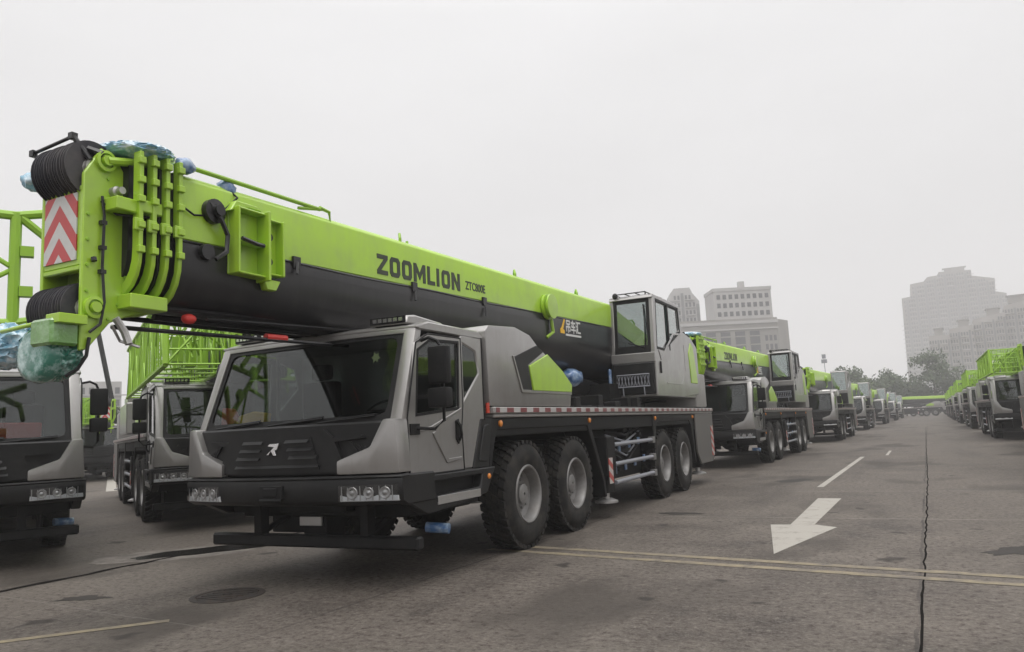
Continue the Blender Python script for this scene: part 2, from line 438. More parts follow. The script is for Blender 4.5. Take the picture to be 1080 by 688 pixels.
def worn_paint(name, c, cover=0.5):
    m, t, b = nt(name)
    n = noise_n(t, 4, 8, 0.75); n2 = noise_n(t, 0.8, 4)
    f = ramp(t, mth(t, 'ADD', mth(t, 'MULTIPLY', n, 0.7), mth(t, 'MULTIPLY', n2, 0.3)), [(cover - 0.08, (1, 1, 1)), (cover + 0.12, (0, 0, 0))]).outputs[0]
    t.links.new(mixc(t, f, (0.095, 0.082, 0.069), c), b.inputs['Base Color'])
    b.inputs['Roughness'].default_value = 0.7
    return m
M['pwhite'] = worn_paint('worn_white_road_paint', (0.31, 0.29, 0.255), 0.60)
M['pyellow'] = worn_paint('worn_yellow_road_paint', (0.225, 0.185, 0.112), 0.50)
M['crack'] = painted('crack_filler', (0.008, 0.007, 0.0065), 0.9, amount=0.25, dust=(0.04, 0.034, 0.03), spec=0.05)

def strip(name, pts, w, mat, z=0.004, jag=0.0):
    """a thin sheet following pts, width w, with ragged edges"""
    mb = MB()
    P = []
    for (a, b_) in zip(pts, pts[1:]):
        a = Vector(a); b_ = Vector(b_); n = max(1, int((b_ - a).length / 0.25)) if jag else 1
        P += [a.lerp(b_, k / n) for k in range(n)]
    P.append(Vector(pts[-1]))
    prev = None
    for i, p in enumerate(P):
        d = (P[min(i + 1, len(P) - 1)] - P[max(0, i - 1)]).normalized(); nrm = Vector((-d.y, d.x))
        q = p + nrm * random.uniform(-jag, jag)
        wl, wr = w * 0.5 * (1 + random.uniform(-1, 1) * min(1, jag * 20)), w * 0.5 * (1 + random.uniform(-1, 1) * min(1, jag * 20))
        A, B = mb.bm.verts.new((q.x + nrm.x * wl, q.y + nrm.y * wl, z)), mb.bm.verts.new((q.x - nrm.x * wr, q.y - nrm.y * wr, z))
        if prev: mb.bm.faces.new((prev[0], A, B, prev[1]))
        prev = (A, B)
    return struct(mb.build(name, mat))

# direction arrow, bay lines, lane dash, corner line
ar = MB(); ar.prism([(-1.56, 14.93), (-1.17, 14.88), (-1.27, 11.42), (-0.97, 11.17), (-1.45, 8.98), (-1.84, 11.36), (-1.58, 11.38)], 'z', 0.001, 0.004)
struct(ar.build('painted_arrow', M['pwhite']))
strip('painted_line', [(-4.9, 9.10), (0.75, 8.14), (12, 6.2)], 0.13, M['pyellow'])
strip('painted_line', [(-4.9, 8.76), (0.72, 7.80), (12, 5.9)], 0.13, M['pyellow'])
strip('painted_line', [(-1.73, 17.18), (-1.44, 28.43)], 0.13, M['pwhite'])
strip('painted_line', [(-0.72, 29.0), (-0.66, 32.2)], 0.09, M['pwhite'])
strip('painted_line', [(-7.2, 3.25), (-5.87, 4.77)], 0.10, M['pyellow'])
strip('painted_line', [(-25.6, 18.3), (-56, 40)], 0.35, M['pwhite'])
strip('ground_crack', [(-0.12, 1.0), (-0.08, 5.5), (0.10, 12), (0.25, 18), (0.6, 36), (1.3, 70)], 0.019, M['crack'], 0.003, 0.012)
strip('ground_crack', [(-9.3, 3.2), (-9.12, 5.2), (-9.08, 8.2), (-8.8, 14), (-8.4, 26)], 0.10, M['crack'], 0.0045, 0.03)
strip('ground_crack', [(-3.6, 12.19), (1.2, 12.05), (9, 11.7)], 0.012, M['pwhite'], 0.003, 0.012)
strip('ground_crack', [(-2.2, 16.3), (1.6, 16.05), (9, 15.6)], 0.012, M['pwhite'], 0.003, 0.012)

# manhole cover
mc = thing('manhole_cover', 'round rusty manhole cover in the concrete before the front bumper', 'manhole cover', (-6.2, 5.72, 0))
m_rust = painted('rusty_cast_iron', (0.03, 0.026, 0.023), 0.7, 0.3, dust=(0.085, 0.06, 0.045), amount=0.8, bump=0.3, scale=8)
q = MB(); q.lathe([(0.36, -0.02), (0.36, 0.006), (0.30, 0.008), (0.30, -0.02)], 'z', (0, 0, 0), 40); q.build('frame', m_rust, mc)
q = MB(); q.lathe([(0.29, -0.02), (0.29, 0.006), (0.05, 0.008), (0.05, -0.005), (0.012, -0.005)], 'z', (0, 0, 0), 40)
for k in range(-3, 4): q.box(-0.2, 0.2, k * 0.07 - 0.012, k * 0.07 + 0.012, 0.006, 0.013)
q.build('lid', m_rust, mc)
# puddle with a pale dried rim
def blob(name, c, rx, ry, rot, mat, z, seed, amp=0.25):
    mb = MB(); n = 56
    vsx = []
    for k in range(n):
        a = 2 * math.pi * k / n
        r_ = 1 + amp * noise.noise(Vector((math.cos(a) * 1.7 + seed, math.sin(a) * 1.7, seed)))+ amp * .5 * noise.noise(Vector((math.cos(a) * 5 + seed, math.sin(a) * 5, seed)))
        x, y = math.cos(a) * rx * r_, math.sin(a) * ry * r_
        vsx.append(mb.bm.verts.new((c[0] + x * math.cos(rot) - y * math.sin(rot), c[1] + x * math.sin(rot) + y * math.cos(rot), z)))
    mb.bm.faces.new(vsx)
    return mb.build(name, mat)
m_rim, _t, _b = nt('dried_cement_rim'); _b.inputs['Base Color'].default_value = (0.23, 0.215, 0.195, 1); _b.inputs['Roughness'].default_value = 0.85
_t.links.new(ramp(_t, noise_n(_t, 4, 7, 0.7), [(0.40, (0.08, 0.07, 0.06)), (0.64, (0.17, 0.15, 0.132))]).outputs[0], _b.inputs['Base Color'])
m_wet, _t, _b = nt('oily_water'); _b.inputs['Base Color'].default_value = (0.012, 0.011, 0.010, 1); _b.inputs['Roughness'].default_value = 0.22
struct(blob('ground_stain', (-9.25, 7.75), 1.25, 0.60, R(50), m_rim, 0.003, 3.1))
tag(blob('puddle', (-9.0, 8.05), 1.05, 0.34, R(52), m_wet, 0.006, 5.7), 'long dark oily puddle on the concrete left of the front bumper', 'puddle')
m_oil = painted('old_oil_stain', (0.026, 0.022, 0.019), 0.6, amount=0.5, dust=(0.06, 0.052, 0.045), spec=0.2)
for i, (x, y, a, b_) in enumerate([(-3.4, 12.6, .35, .16), (-7.7, 5.2, .3, .12), (0.9, 9.6, .4, .2), (-2.4, 19, .6, .3)]):
    struct(blob('ground_stain', (x, y), a, b_, R(20 * i), m_oil, 0.0025 + 0.0005, 1.3 * i + 9, 0.5))

# ------------------------------------------------------------------ truck crane (local: x to its left-hand side, front bumper at y=0, tail at y=13.5)
MINOR = set()          # parts left off the copies that stand far away
def bulge(p):
    w = min(1.0, max(0.0, (0.95 - p.y) / 0.95))
    return Vector((p.x, p.y - 0.17 * (1 - (p.x / 1.42) ** 2) * w, p.z))
def rake(p):
    return bulge(Vector((p.x, p.y + (p.z - 1.66) * 0.36, p.z)))
CUTS = [-1.15, -0.9, -0.65, -0.4, -0.15, 0.15, 0.4, 0.65, 0.9, 1.15]
DOOR = [(0.19, 1.09), (1.22, 1.09), (1.20, 1.55), (1.24, 1.78), (1.24, 2.535), (0.58, 2.53), (0.36, 2.42), (0.17, 1.66)]
DOOR_W = [(0.34, 1.70), (1.13, 1.77), (1.17, 2.47), (0.62, 2.45), (0.40, 2.34)]
QUART = [(1.24, 1.09), (1.42, 1.09), (1.64, 1.62), (1.75, 1.62), (1.75, 2.58), (1.26, 2.58), (1.26, 1.78), (1.22, 1.55)]
QUART_W = [(1.30, 1.86), (1.64, 2.16), (1.58, 2.41), (1.30, 2.485)]

def make_wheel(root, x, y, outer):
    """outer = +1 when the dish looks to +x"""
    s = outer; rad, w = 0.675, 0.40
    xo = x; xi = x - s * w
    tyre = MB()
    prof = [(0.33, xo - s * .05), (0.40, xo - s * .012), (0.50, xo), (0.58, xo - s * .012), (0.63, xo - s * .045), (0.655, xo - s * .075), (0.655, xi + s * .075), (0.63, xi + s * .045), (0.58, xi + s * .01), (0.48, xi), (0.33, xi + s * .05)]
    tyre.lathe(prof, 'x', (0, y, rad), 44, closed=True)
    for k in range(36):                      # shoulder and centre tread blocks
        a = 2 * math.pi * k / 36
        for row in range(4):
            aa = a + (0.087 if row % 2 else 0)
            t0 = xi + s * (0.035 + row * 0.085); t1 = t0 + s * 0.075
            ca, sa = math.cos(aa), math.sin(aa)
            h0, h1, hw = 0.63 if row in (0, 3) else 0.645, 0.678, 0.038
            P = []
            for tt in (t0, t1):
                sk = 0.018 if tt == t1 else -0.018
                for hh in (h0, h1):
                    for ww in (-hw, hw):
                        P.append(tyre.bm.verts.new((tt, y + ca * hh - sa * (ww + sk), rad + sa * hh + ca * (ww + sk))))
            for f in ((0, 1, 3, 2), (4, 6, 7, 5), (0, 4, 5, 1), (2, 3, 7, 6), (0, 2, 6, 4), (1, 5, 7, 3)):
                tyre.bm.faces.new([P[i] for i in f])
    rim = MB()
    rim.lathe([(0.37, xo - s * .03), (0.355, xo - s * .012), (0.335, xo - s * .02), (0.318, xo - s * .05), (0.308, xo - s * .16), (0.25, xo - s * .19), (0.13, xo - s * .17), (0.125, xo - s * .10), (0.09, xo - s * .085), (0.02, xo - s * .085), (0.02, xo - s * .3), (0.37, xo - s * .3)], 'x', (0, y, rad), 40, closed=True)
    for k in range(10):
        a = 2 * math.pi * k / 10
        rim.lathe([(0.001, xo - s * .15), (0.02, xo - s * .15), (0.02, xo - s * .195), (0.001, xo - s * .195)], 'x', (0, y + math.cos(a) * .185, rad + math.sin(a) * .185), 6, closed=True)
    for k in range(8):
        a = 2 * math.pi * k / 8 + .2
        rim.box(xo - s * .195, xo - s * .172, y + math.cos(a) * .262 - .02, y + math.cos(a) * .262 + .02, rad + math.sin(a) * .262 - .02, rad + math.sin(a) * .262 + .02)
    return tyre, rim

def wheel(root, x, y, s):
    tyre, rim = make_wheel(root, x, y, s)
    w = tyre.build('wheel', M['rubber'], root, ang=40)
    rim.build('rim', M['rim'], w, ang=30)
    return w

def headlight(parent, x0, x1):
    q = MB(); q.box(x0, x1, -0.035, 0.10, 0.885, 1.045); q.cut_x([x0 + .2, x0 + .4])
    o = q.build('headlight', M['lampback'], parent, 0.006, bulge)
    d = MB()
    wv = x1 - x0
    for cx, r_ in ((x0 + wv * .22, .06), (x0 + wv * .5, .055), (x0 + wv * .77, .058)):
        d.lathe([(r_, -0.040), (r_ * .9, -0.047), (r_ * .5, -.038), (r_ * .18, -0.052), (0.002, -.055)], 'y', (cx, 0, .965), 16)
    for k in range(9):
        d.box(x0 + .02 + k * wv / 9.4, x0 + .028 + k * wv / 9.4, -.043, -.034, .895, 1.035)
    d.build('reflector', M['steel'], o, 0, bulge); MINOR.add('reflector')
    c = MB(); c.box(x0 + .004, x1 - .004, -0.064, -0.058, .889, 1.041); c.cut_x([x0 + .2, x0 + .4])
    c.build('lens', M['lens'], o, 0, bulge); MINOR.add('lens')
    return o

def make_crane(label):
    root = thing('truck_crane', label, 'truck crane')
    B = lambda mb, n, m, p=root, bv=0.0, fn=None, **k: mb.build(n, M[m], p, bv, fn, **k)
    # --- carrier frame, axles, deck
    q = MB()
    q.box(-.46, .46, .35, 13.3, .72, 1.22)
    q.box(-1.36, 1.36, 1.95, 13.4, 1.42, 1.64)
    q.box(-1.1, 1.1, 5.9, 8.4, .55, 1.42)
    for yy in (2.83, 4.43, 9.1, 10.6): q.path([(-1.1, yy, .675), (1.1, yy, .675)], .10, 10); q.ball((0, yy, .675), .28, .22, .24, 2)
    q.box(-1.15, 1.15, .5, 1.75, .66, .95)
    q.box(-1.05, 1.05, 11.6, 13.3, .6, 1.42)
    frame = B(q, 'chassis_frame', 'chassis', bv=0.015)
    q = MB(); q.box(-1.41, 1.41, 1.93, 13.44, 1.645, 1.69); q.box(-1.43, 1.43, 1.90, 13.47, 1.692, 1.772)
    deck = B(q, 'deck', 'grey2', bv=0.012)
    q = MB(); q.box(1.432, 1.436, 1.95, 13.40, 1.705, 1.762); q.box(-1.436, -1.432, 1.95, 13.40, 1.705, 1.762)
    B(q, 'reflective_tape', 'tape', deck)
    # --- wheels
    for yy in (2.83, 4.43, 9.1, 10.6):
        wheel(root, 1.40, yy, 1); wheel(root, -1.40, yy, -1)
    # --- driver cab shell
    q = MB()
    q.prism([(.44, 2.565), (.40, 2.60), (.62, 2.665), (1.70, 2.66), (1.78, 2.60), (1.76, 2.56)], 'x', -1.385, 1.385)   # roof
    q.box(-1.37, 1.37, 1.69, 1.76, 1.07, 2.57)                                                                          # back wall
    q.box(-1.36, 1.36, .12, 1.70, 1.06, 1.12)                                                                           # floor
    for s in (-1, 1):
        q.plate(QUART, [QUART_W], 'x', s * 1.385, s * 1.33)
    q.cut_x(CUTS)
    cab = B(q, 'driver_cab', 'grey', bv=0.016, fn=bulge, ang=40)
    q = MB()
    for s in (-1, 1):       # A pillars, leaning back with the screen
        for k in range(1): q.prism([(s * 1.265, 1.60), (s * 1.395, 1.60), (s * 1.365, 2.60), (s * 1.225, 2.60)], 'y', .085, .20)
    q.prism([(-1.37, 2.53), (1.37, 2.53), (1.36, 2.62), (-1.36, 2.62)], 'y', .085, .19)
    q.cut_x(CUTS)
    B(q, 'pillar', 'grey', cab, 0.03, rake, ang=45, seg=2)
    # windscreen: black border and the pane behind it
    q = MB(); q.plate([(-1.27, 1.63), (1.27, 1.63), (1.235, 2.535), (-1.235, 2.535)], [[(-1.15, 1.705), (1.13, 1.705), (1.185, 1.73), (1.20, 1.79), (1.175, 2.42), (1.15, 2.475), (1.10, 2.495), (-1.10, 2.495), (-1.155, 2.475), (-1.18, 2.42), (-1.21, 1.79), (-1.195, 1.73)]], 'y', .105, .125)
    q.cut_x(CUTS); scr = B(q, 'windscreen', 'black', cab, 0, rake)
    q = MB(); q.prism([(-1.22, 1.70), (1.21, 1.70), (1.19, 2.51), (-1.20, 2.51)], 'y', .118, .122)
    q.cut_x(CUTS); B(q, 'windscreen_pane', 'glass', cab, 0, rake)
    for x0, x1 in ((-1.05, -.35), (-.2, .5), (.45, 1.1)):
        q = MB(); q.path([(x0, .085, 1.655), (x0 + .25, .078, 1.672), (x1, .088, 1.70)], .010, 5); q.path([(x0 + .2, .088, 1.682), (x1, .095, 1.716)], .008, 4)
        B(q, 'wiper', 'black', cab, 0, rake); MINOR.add('wiper')
    # doors
    for s in (-1, 1):
        q = MB(); q.plate(DOOR, [DOOR_W], 'x', s * 1.395, s * 1.345)
        d = B(q, 'cab_door', 'grey', cab, 0.010, bulge)
        q = MB()      # pressed crease and lower relief
        q.prism([(.60, 1.50), (.86, 1.18), (1.16, 1.205), (1.17, 1.235), (.90, 1.225), (.66, 1.52)], 'x', s * 1.39, s * 1.408)
        q.prism([(.24, 1.50), (.60, 1.54), (1.20, 1.74), (1.20, 1.765), (.60, 1.575), (.24, 1.525)], 'x', s * 1.39, s * 1.403)
        B(q, 'door_crease', 'grey', cab, 0.006, bulge); MINOR.add('door_crease')
        q = MB(); q.path([(s * 1.394, u, v) for u, v in DOOR + DOOR[:1]], .009, 5, False); q.path([(s * 1.388, 1.73, 1.62), (s * 1.388, 1.73, 2.58)], .007, 5); B(q, 'door_seam', 'black', cab, 0, bulge); MINOR.add('door_seam')
        q = MB(); q.prism([(u, v) for u, v in DOOR_W], 'x', s * 1.378, s * 1.372); B(q, 'door_window', 'glass', cab, 0, bulge)
        q = MB(); q.plate([(u + du, v + dv) for (u, v), (du, dv) in zip(DOOR_W, ((-.03, -.03), (.03, -.03), (.03, .03), (-.01, .03), (-.03, .015)))], [DOOR_W], 'x', s * 1.398, s * 1.376)
        B(q, 'window_seal', 'black', cab, 0, bulge); MINOR.add('window_seal')
        q = MB(); q.prism(QUART_W, 'x', s * 1.372, s * 1.366); B(q, 'quarter_window', 'glass', cab, 0, bulge)
        q = MB(); q.prism([(1.06, 1.62), (1.12, 1.64), (1.15, 1.42), (1.11, 1.37), (1.06, 1.42)], 'x', s * 1.397, s * 1.41); q.path([(s * 1.41, 1.09, 1.61), (s * 1.445, 1.095, 1.56), (s * 1.445, 1.11, 1.46), (s * 1.41, 1.115, 1.41)], .016, 6)
        B(q, 'door_handle', 'black', cab, 0); MINOR.add('door_handle')
        # dark cheek behind the door, step skirt, step
        q = MB(); q.prism([(1.43, 1.09), (1.65, 1.64), (1.92, 1.64), (1.80, 1.07)], 'x', s * 1.385, s * 1.30); q.prism([(1.55, 1.16), (1.70, 1.56), (1.82, 1.58), (1.74, 1.14)], 'x', s * 1.384, s * 1.40)
        B(q, 'cheek_panel', 'panel', cab, 0.01)
        q = MB(); q.plate([(.02, .885), (.44, .70), (1.13, .735), (1.68, .80), (1.90, 1.08), (.10, 1.08)], [[(.62, .86), (1.52, .88), (1.58, 1.02), (.56, 1.01)]], 'x', s * 1.42, s * 1.30)
        sk = B(q, 'step_skirt', 'panel', cab, 0.012)
        q = MB(); q.box(min(s * 1.43, s * 1.10), max(s * 1.43, s * 1.10), .62, 1.5, .775, .80); q.box(min(s * 1.425, s * 1.43), max(s * 1.425, s * 1.43), .62, 1.5, .80, .86)
        for k in range(6): q.box(min(s * 1.14, s * 1.40), max(s * 1.14, s * 1.40), .70 + k * .13, .74 + k * .13, .80, .812)
        B(q, 'step', 'steel', sk, 0.003); MINOR.add('step')
        q = MB(); q.box(min(s * 1.12, s * 1.30), max(s * 1.12, s * 1.30), .5, 1.65, .70, 1.05); B(q, 'step_well', 'black', cab)
        # mirrors on a bracket
        mx = s * 1.62
        q = MB(); q.box(mx - .115, mx + .115, .38, .48, 1.99, 2.37); q.box(mx - .115, mx + .115, .36, .49, 1.75, 1.95)
        mir = B(q, 'mirror', 'black', cab, 0.03, seg=2, ang=50)
        q = MB(); q.path([(s * 1.36, .46, 2.44), (s * 1.50, .44, 2.47), (s * 1.58, .46, 2.43), (mx, .485, 2.34), (mx, .485, 1.62), (s * 1.55, .42, 1.54), (s * 1.39, .30, 1.56)], .017, 7); q.box(min(s * 1.385, s * 1.41), max(s * 1.385, s * 1.41), .20, .36, 1.49, 1.60)
        B(q, 'mirror_arm', 'black', mir); MINOR.add('mirror_arm')
        q = MB(); q.box(mx - .095, mx + .095, .481, .485, 2.01, 2.35); q.box(mx - .09, mx + .09, .491, .495, 1.77, 1.93); B(q, 'mirror_glass', 'chrome', mir); MINOR.add('mirror_glass')
        # roof lamp fairing
        q = MB(); q.prism([(.46, 2.645), (.50, 2.735), (.64, 2.755), (1.15, 2.72), (1.35, 2.655)], 'x', s * .78, s * 1.22)
        f_ = B(q, 'roof_fairing', 'grey', cab, 0.018, bulge)
        q = MB()
        for k in range(6):
            xx = s * (.83 + k * .062); q.box(min(xx, xx + s * .045), max(xx, xx + s * .045), .455, .475, 2.675, 2.715)
        B(q, 'lamp_strip', 'chrome', f_, 0, bulge); MINOR.add('lamp_strip')
        q = MB(); q.box(min(s * .79, s * 1.21), max(s * .79, s * 1.21), .462, .482, 2.655, 2.73); B(q, 'lamp_surround', 'black', f_, 0, bulge); MINOR.add('lamp_surround')
    # front panel and grey corner trims
    q = MB(); q.box(-1.33, 1.33, .035, .16, 1.13, 1.645); q.cut_x(CUTS)
    fp = B(q, 'front_panel', 'panel', cab, 0.02, bulge)
    q = MB()
    q.prism([(-.60, 1.59), (.60, 1.59), (.70, 1.50), (1.02, 1.52), (1.05, 1.49), (.73, 1.46), (.86, 1.17), (-.86, 1.17), (-.73, 1.46), (-1.05, 1.49), (-1.02, 1.52), (-.70, 1.50)], 'y', -.008, .06)
    q.prism([(-.56, 1.20), (.56, 1.20), (.46, 1.52), (-.46, 1.52)], 'y', -.024, .02)
    for s in (-1, 1):
        for zz, a, b_ in ((1.47, .15, .44), (1.39, .18, .49), (1.31, .20, .54)):
            q.prism([(-.050, zz), (-.020, zz + .035), (-.020, zz)], 'x', s * a, s * b_)
        for k in range(5):
            q.prism([(s * (.86 + k * .05), 1.46 - k * .02), (s * (.885 + k * .05), 1.46 - k * .02), (s * (1.02 + k * .04), 1.30 - k * .005), (s * (1.0 + k * .04), 1.30 - k * .005)], 'y', .018, .04)
    q.prism([(-.048, 1.225), (-.020, 1.255), (-.020, 1.225)], 'x', -.56, .56)
    q.cut_x(CUTS)
    B(q, 'grille', 'panel', fp, 0.004, bulge)
    q = MB(); q.prism([(-.10, 1.455), (-.055, 1.485), (.115, 1.485), (.075, 1.405), (.03, 1.40), (.06, 1.335), (.01, 1.335), (-.035, 1.395), (-.075, 1.345), (-.125, 1.345), (.02, 1.44)], 'y', -.046, -.024)
    B(q, 'emblem', 'chrome', fp, 0.003, lambda p: bulge(Vector((p.x * .72, p.y, 1.415 + (p.z - 1.415) * .8)))); MINOR.add('emblem')
    for s in (-1, 1):
        q = MB(); q.prism([(s * 1.27, 1.66), (s * 1.40, 1.66), (s * 1.43, 1.14), (s * .77, 1.14), (s * .77, 1.275), (s * 1.13, 1.40)], 'y', -.045, .17)
        q.cut_x([s * .95, s * 1.1]); B(q, 'corner_trim', 'grey', cab, 0.028, bulge, seg=2, ang=45)
    # cab interior
    q = MB(); q.box(-1.28, 1.28, .17, .52, 1.12, 1.64); q.prism([(.17, 1.64), (.5, 1.74), (.62, 1.66), (.62, 1.5)], 'x', .35, 1.1); q.cut_x(CUTS)
    B(q, 'dashboard', 'black', cab, 0.02, bulge)
    q = MB(); q.lathe([(.20, -.012), (.212, 0), (.20, .012), (.188, 0)], 'z', (0, 0, 0), 28, closed=True); q.box(-.19, .19, -.015, .015, -.01, .01)
    B(q, 'steering_wheel', 'black', cab, 0, lambda p: Vector((.72 + p.x, .66 + p.y * .8 - p.z * .6, 1.76 + p.y * .6 + p.z)))
    for xx in (.72, -.72):
        q = MB(); q.box(xx - .26, xx + .26, .85, 1.35, 1.4, 1.55); q.box(xx - .26, xx + .26, 1.30, 1.46, 1.5, 2.2); q.box(xx - .14, xx + .14, 1.33, 1.45, 2.22, 2.42); q.box(xx - .2, xx + .2, .9, 1.3, 1.1, 1.4)
        B(q, 'driver_seat', 'seat', cab, 0.05, seg=2)
    # --- bumper
    q = MB(); q.prism([(-.03, .88), (.06, .835), (.55, .835), (.55, 1.12), (.0, 1.125), (-.05, 1.09)], 'x', -1.45, 1.45)
    q.prism([(-.055, 1.095), (-.05, 1.128), (.1, 1.132), (.1, 1.10)], 'x', -1.46, 1.46); q.cut_x(CUTS)
    bp = B(q, 'bumper', 'panel', root, 0.018, bulge)
    headlight(bp, .80, 1.42); headlight(bp, -1.42, -.80)
    q = MB(); q.box(-.16, .14, -.075, .0, .915, 1.05); q.box(-.10, .08, -.085, 0, .94, 1.03); q.path([(-.15, -.08, .905), (.13, -.08, .905)], .018, 6)
    B(q, 'tow_hook', 'black', bp, 0.006, bulge); MINOR.add('tow_hook')
    # low underrun bar on two brackets, front jack
    q = MB(); q.box(-1.40, 1.40, .27, .39, .37, .50)
    ub = B(q, 'underrun_bar', 'black', root, 0.02)
    for s in (-.73, .73): q = MB(); q.box(s - .05, s + .05, .3, .42, .48, .9); q.path([(s, .36, .5), (s, 1.1, .75)], .035, 6); B(q, 'bracket', 'chassis', ub)
    q = MB(); q.box(-.30, .02, .55, .87, .42, 1.0); q.lathe([(.09, .34), (.09, .45), (.05, .45), (.05, .34)], 'z', (-.14, .71, 0), 14, True); q.box(-1.15, -.45, .95, 1.5, .42, .86)
    B(q, 'front_jack', 'chassis', root, 0.01)
    q = MB(); q.box(-.33, -.02, .52, .548, .56, .66); B(q, 'jack_plate', 'steel', root, 0.005); MINOR.add('jack_plate')
    q = MB(); q.path([(1.12, .85, .52), (1.36, .92, .50)], .055, 10); B(q, 'wrapped_valve', 'bluefilm', root); MINOR.add('wrapped_valve')
    # --- mudguards
    for s in (-1, 1):
        xa, xb = s * 1.38, s * 0.95
        q = MB()
        q.prism([(1.80, 1.07), (1.92, 1.645), (5.05, 1.645), (5.62, .62), (5.66, .36), (5.58, .36), (5.52, .62), (4.98, 1.50), (2.05, 1.50), (1.95, 1.3), (1.88, 1.05)], 'x', xa, xb)
        q.box(min(s * .5, s * .95), max(s * .5, s * .95), 1.95, 5.0, 1.5, 1.62)
        B(q, 'mudguard', 'black', root, 0.012); q = MB()
        q.prism([(8.42, 1.645), (11.55, 1.645), (11.62, .55), (11.55, .55), (11.35, 1.40), (11.20, 1.50), (8.72, 1.50), (8.62, 1.40), (8.50, 1.0), (8.42, 1.0)], 'x', xa, xb)
        q.box(min(s * .5, s * .95), max(s * .5, s * .95), 8.6, 11.4, 1.5, 1.62)
        B(q, 'mudguard', 'black', root, 0.012)
    for yy in (2.12, 5.05, 8.55, 11.5):
        q = MB()
        for s in (-1, 1): q.lathe([(.035, 0), (.035, .018), (.02, .03), (.001, .03)], 'x', (0, 0, 0), 10)
        q.bm.free(); q = MB(); q.lathe([(.04, 1.378), (.04, 1.40), (.022, 1.412), (.001, 1.412)], 'x', (0, yy, 1.575), 12)
        B(q, 'marker_lamp', 'orange', deck); MINOR.add('marker_lamp')
    q = MB(); q.lathe([(.032, 1.41), (.032, 1.43), (.018, 1.44), (.001, 1.44)], 'x', (0, 1.72, .98), 10); B(q, 'side_repeater', 'orange', cab); MINOR.add('side_repeater')
    q = MB(); q.box(1.375, 1.392, 1.80, 1.86, 1.70, 1.82); B(q, 'red_marker', 'redlens', cab); MINOR.add('red_marker')
    # --- engine cover behind the cab
    EC = [(1.86, 1.78), (1.82, 2.68), (1.92, 2.755), (2.62, 2.80), (3.05, 2.73), (3.28, 2.60), (4.30, 2.20), (4.38, 2.00), (4.33, 1.78)]
    q = MB(); q.prism(EC, 'x', -1.40, 1.40)
    ec = B(q, 'engine_cover', 'grey', root, 0.03, seg=2, ang=40)
    for s in (-1, 1):
        q = MB(); q.prism([(2.52, 2.40), (3.22, 2.60), (3.45, 2.53), (2.93, 2.32), (3.02, 1.985), (2.74, 1.985)], 'x', s * 1.398, s * 1.41); B(q, 'cover_recess', 'panel', ec, 0.004)
        q = MB(); q.prism([(2.96, 2.315), (3.55, 2.50), (4.05, 2.29), (4.36, 2.10), (4.34, 1.99), (3.04, 1.99)], 'x', s * 1.396, s * 1.424); B(q, 'green_panel', 'green', ec, 0.008)
        q = MB(); q.prism([(2.49, 2.42), (2.52, 2.42), (2.74, 1.995), (4.35, 1.995), (4.345, 1.955), (2.71, 1.955)], 'x', s * 1.396, s * 1.418); B(q, 'cover_ridge', 'grey', ec, 0.005); MINOR.add('cover_ridge')
    # --- outriggers, side clutter between the axles
    for yy in (5.92, 12.14):
        q = MB(); q.box(-1.40, 1.40, yy - .2, yy + .2, .66, 1.30); q.box(1.16, 1.37, yy - .16, yy + .16, .40, .67); q.box(-1.37, -1.16, yy - .16, yy + .16, .40, .67)
        og = B(q, 'outrigger_beam', 'chassis', root, 0.015)
        for s in (-1, 1):
            q = MB(); q.lathe([(.06, .30), (.06, .42), (.001, .42), (.001, .30)], 'z', (s * 1.26, yy, 0), 12, True); q.lathe([(.001, .24), (.19, .24), (.19, .27), (.10, .31), (.001, .31)], 'z', (s * 1.26, yy, 0), 18); B(q, 'outrigger_foot', 'steel', og)
        if yy < 7:
            for s in (-1, 1): q = MB(); q.box(min(s * 1.405, s * 1.412), max(s * 1.405, s * 1.412), 5.74, 5.92, .55, .96); B(q, 'warning_plate', 'warnplate', og)
    for zz in (1.16, .84, .54):
        for s in (-1, 1):
            q = MB(); q.path([(s * 1.36, 6.15, zz), (s * 1.36, 8.35, zz + .01)], .036, 10)
            gr = B(q, 'guard_rail', 'tube', root)
            q = MB(); q.box(min(s * 1.30, s * 1.395), max(s * 1.30, s * 1.395), 8.28, 8.44, zz - .055, zz + .065); B(q, 'rail_bracket', 'rim', gr, 0.005); MINOR.add('rail_bracket')
    rr = random.Random(3)
    for s_ in (-1, 1):
        q = MB()
        for k in range(26):
            yy, zz = rr.uniform(6.2, 8.1), rr.uniform(.6, 1.4); a, c = rr.uniform(.06, .22), rr.uniform(.05, .16)
            q.box(min(s_ * 1.0, s_ * rr.uniform(1.1, 1.3)), max(s_ * 1.0, s_ * rr.uniform(1.1, 1.3)), yy, yy + a, zz, zz + c)
        B(q, 'valve_bank', 'chassis', root, 0.008)
    q = MB(); q.lathe([(.001, 6.3), (.25, 6.3), (.27, 6.4), (.27, 7.3), (.25, 7.4), (.001, 7.4)], 'y', (.98, 0, 1.0), 20); B(q, 'hydraulic_tank', 'chassis', root, 0.008)
    for k in range(5): q = MB(); q.path([(1.2, 6.2, 1.4 - k * .08), (1.28, 7.0, 1.3 - k * .12), (1.15, 8.2, 1.42 - k * .07)], .018, 5); B(q, 'hose', 'tube' if k % 2 else 'black', root); MINOR.add('hose')
    q = MB()
    for k in range(7):
        yy, zz = 6.3 + k * .27, 0.66 + (k * .37 % .7); q.box(1.285, 1.305, yy, yy + .10, zz, zz + .13)
    B(q, 'valve_plate', 'bluefilm', root, 0.004); MINOR.add('valve_plate')
    q = MB()
    for s in (-1, 1): q.prism([(11.68, 1.64), (13.44, 1.64), (13.40, .66), (13.2, .48), (12.0, .48), (11.70, .75)], 'x', s * 1.41, s * 1.37)
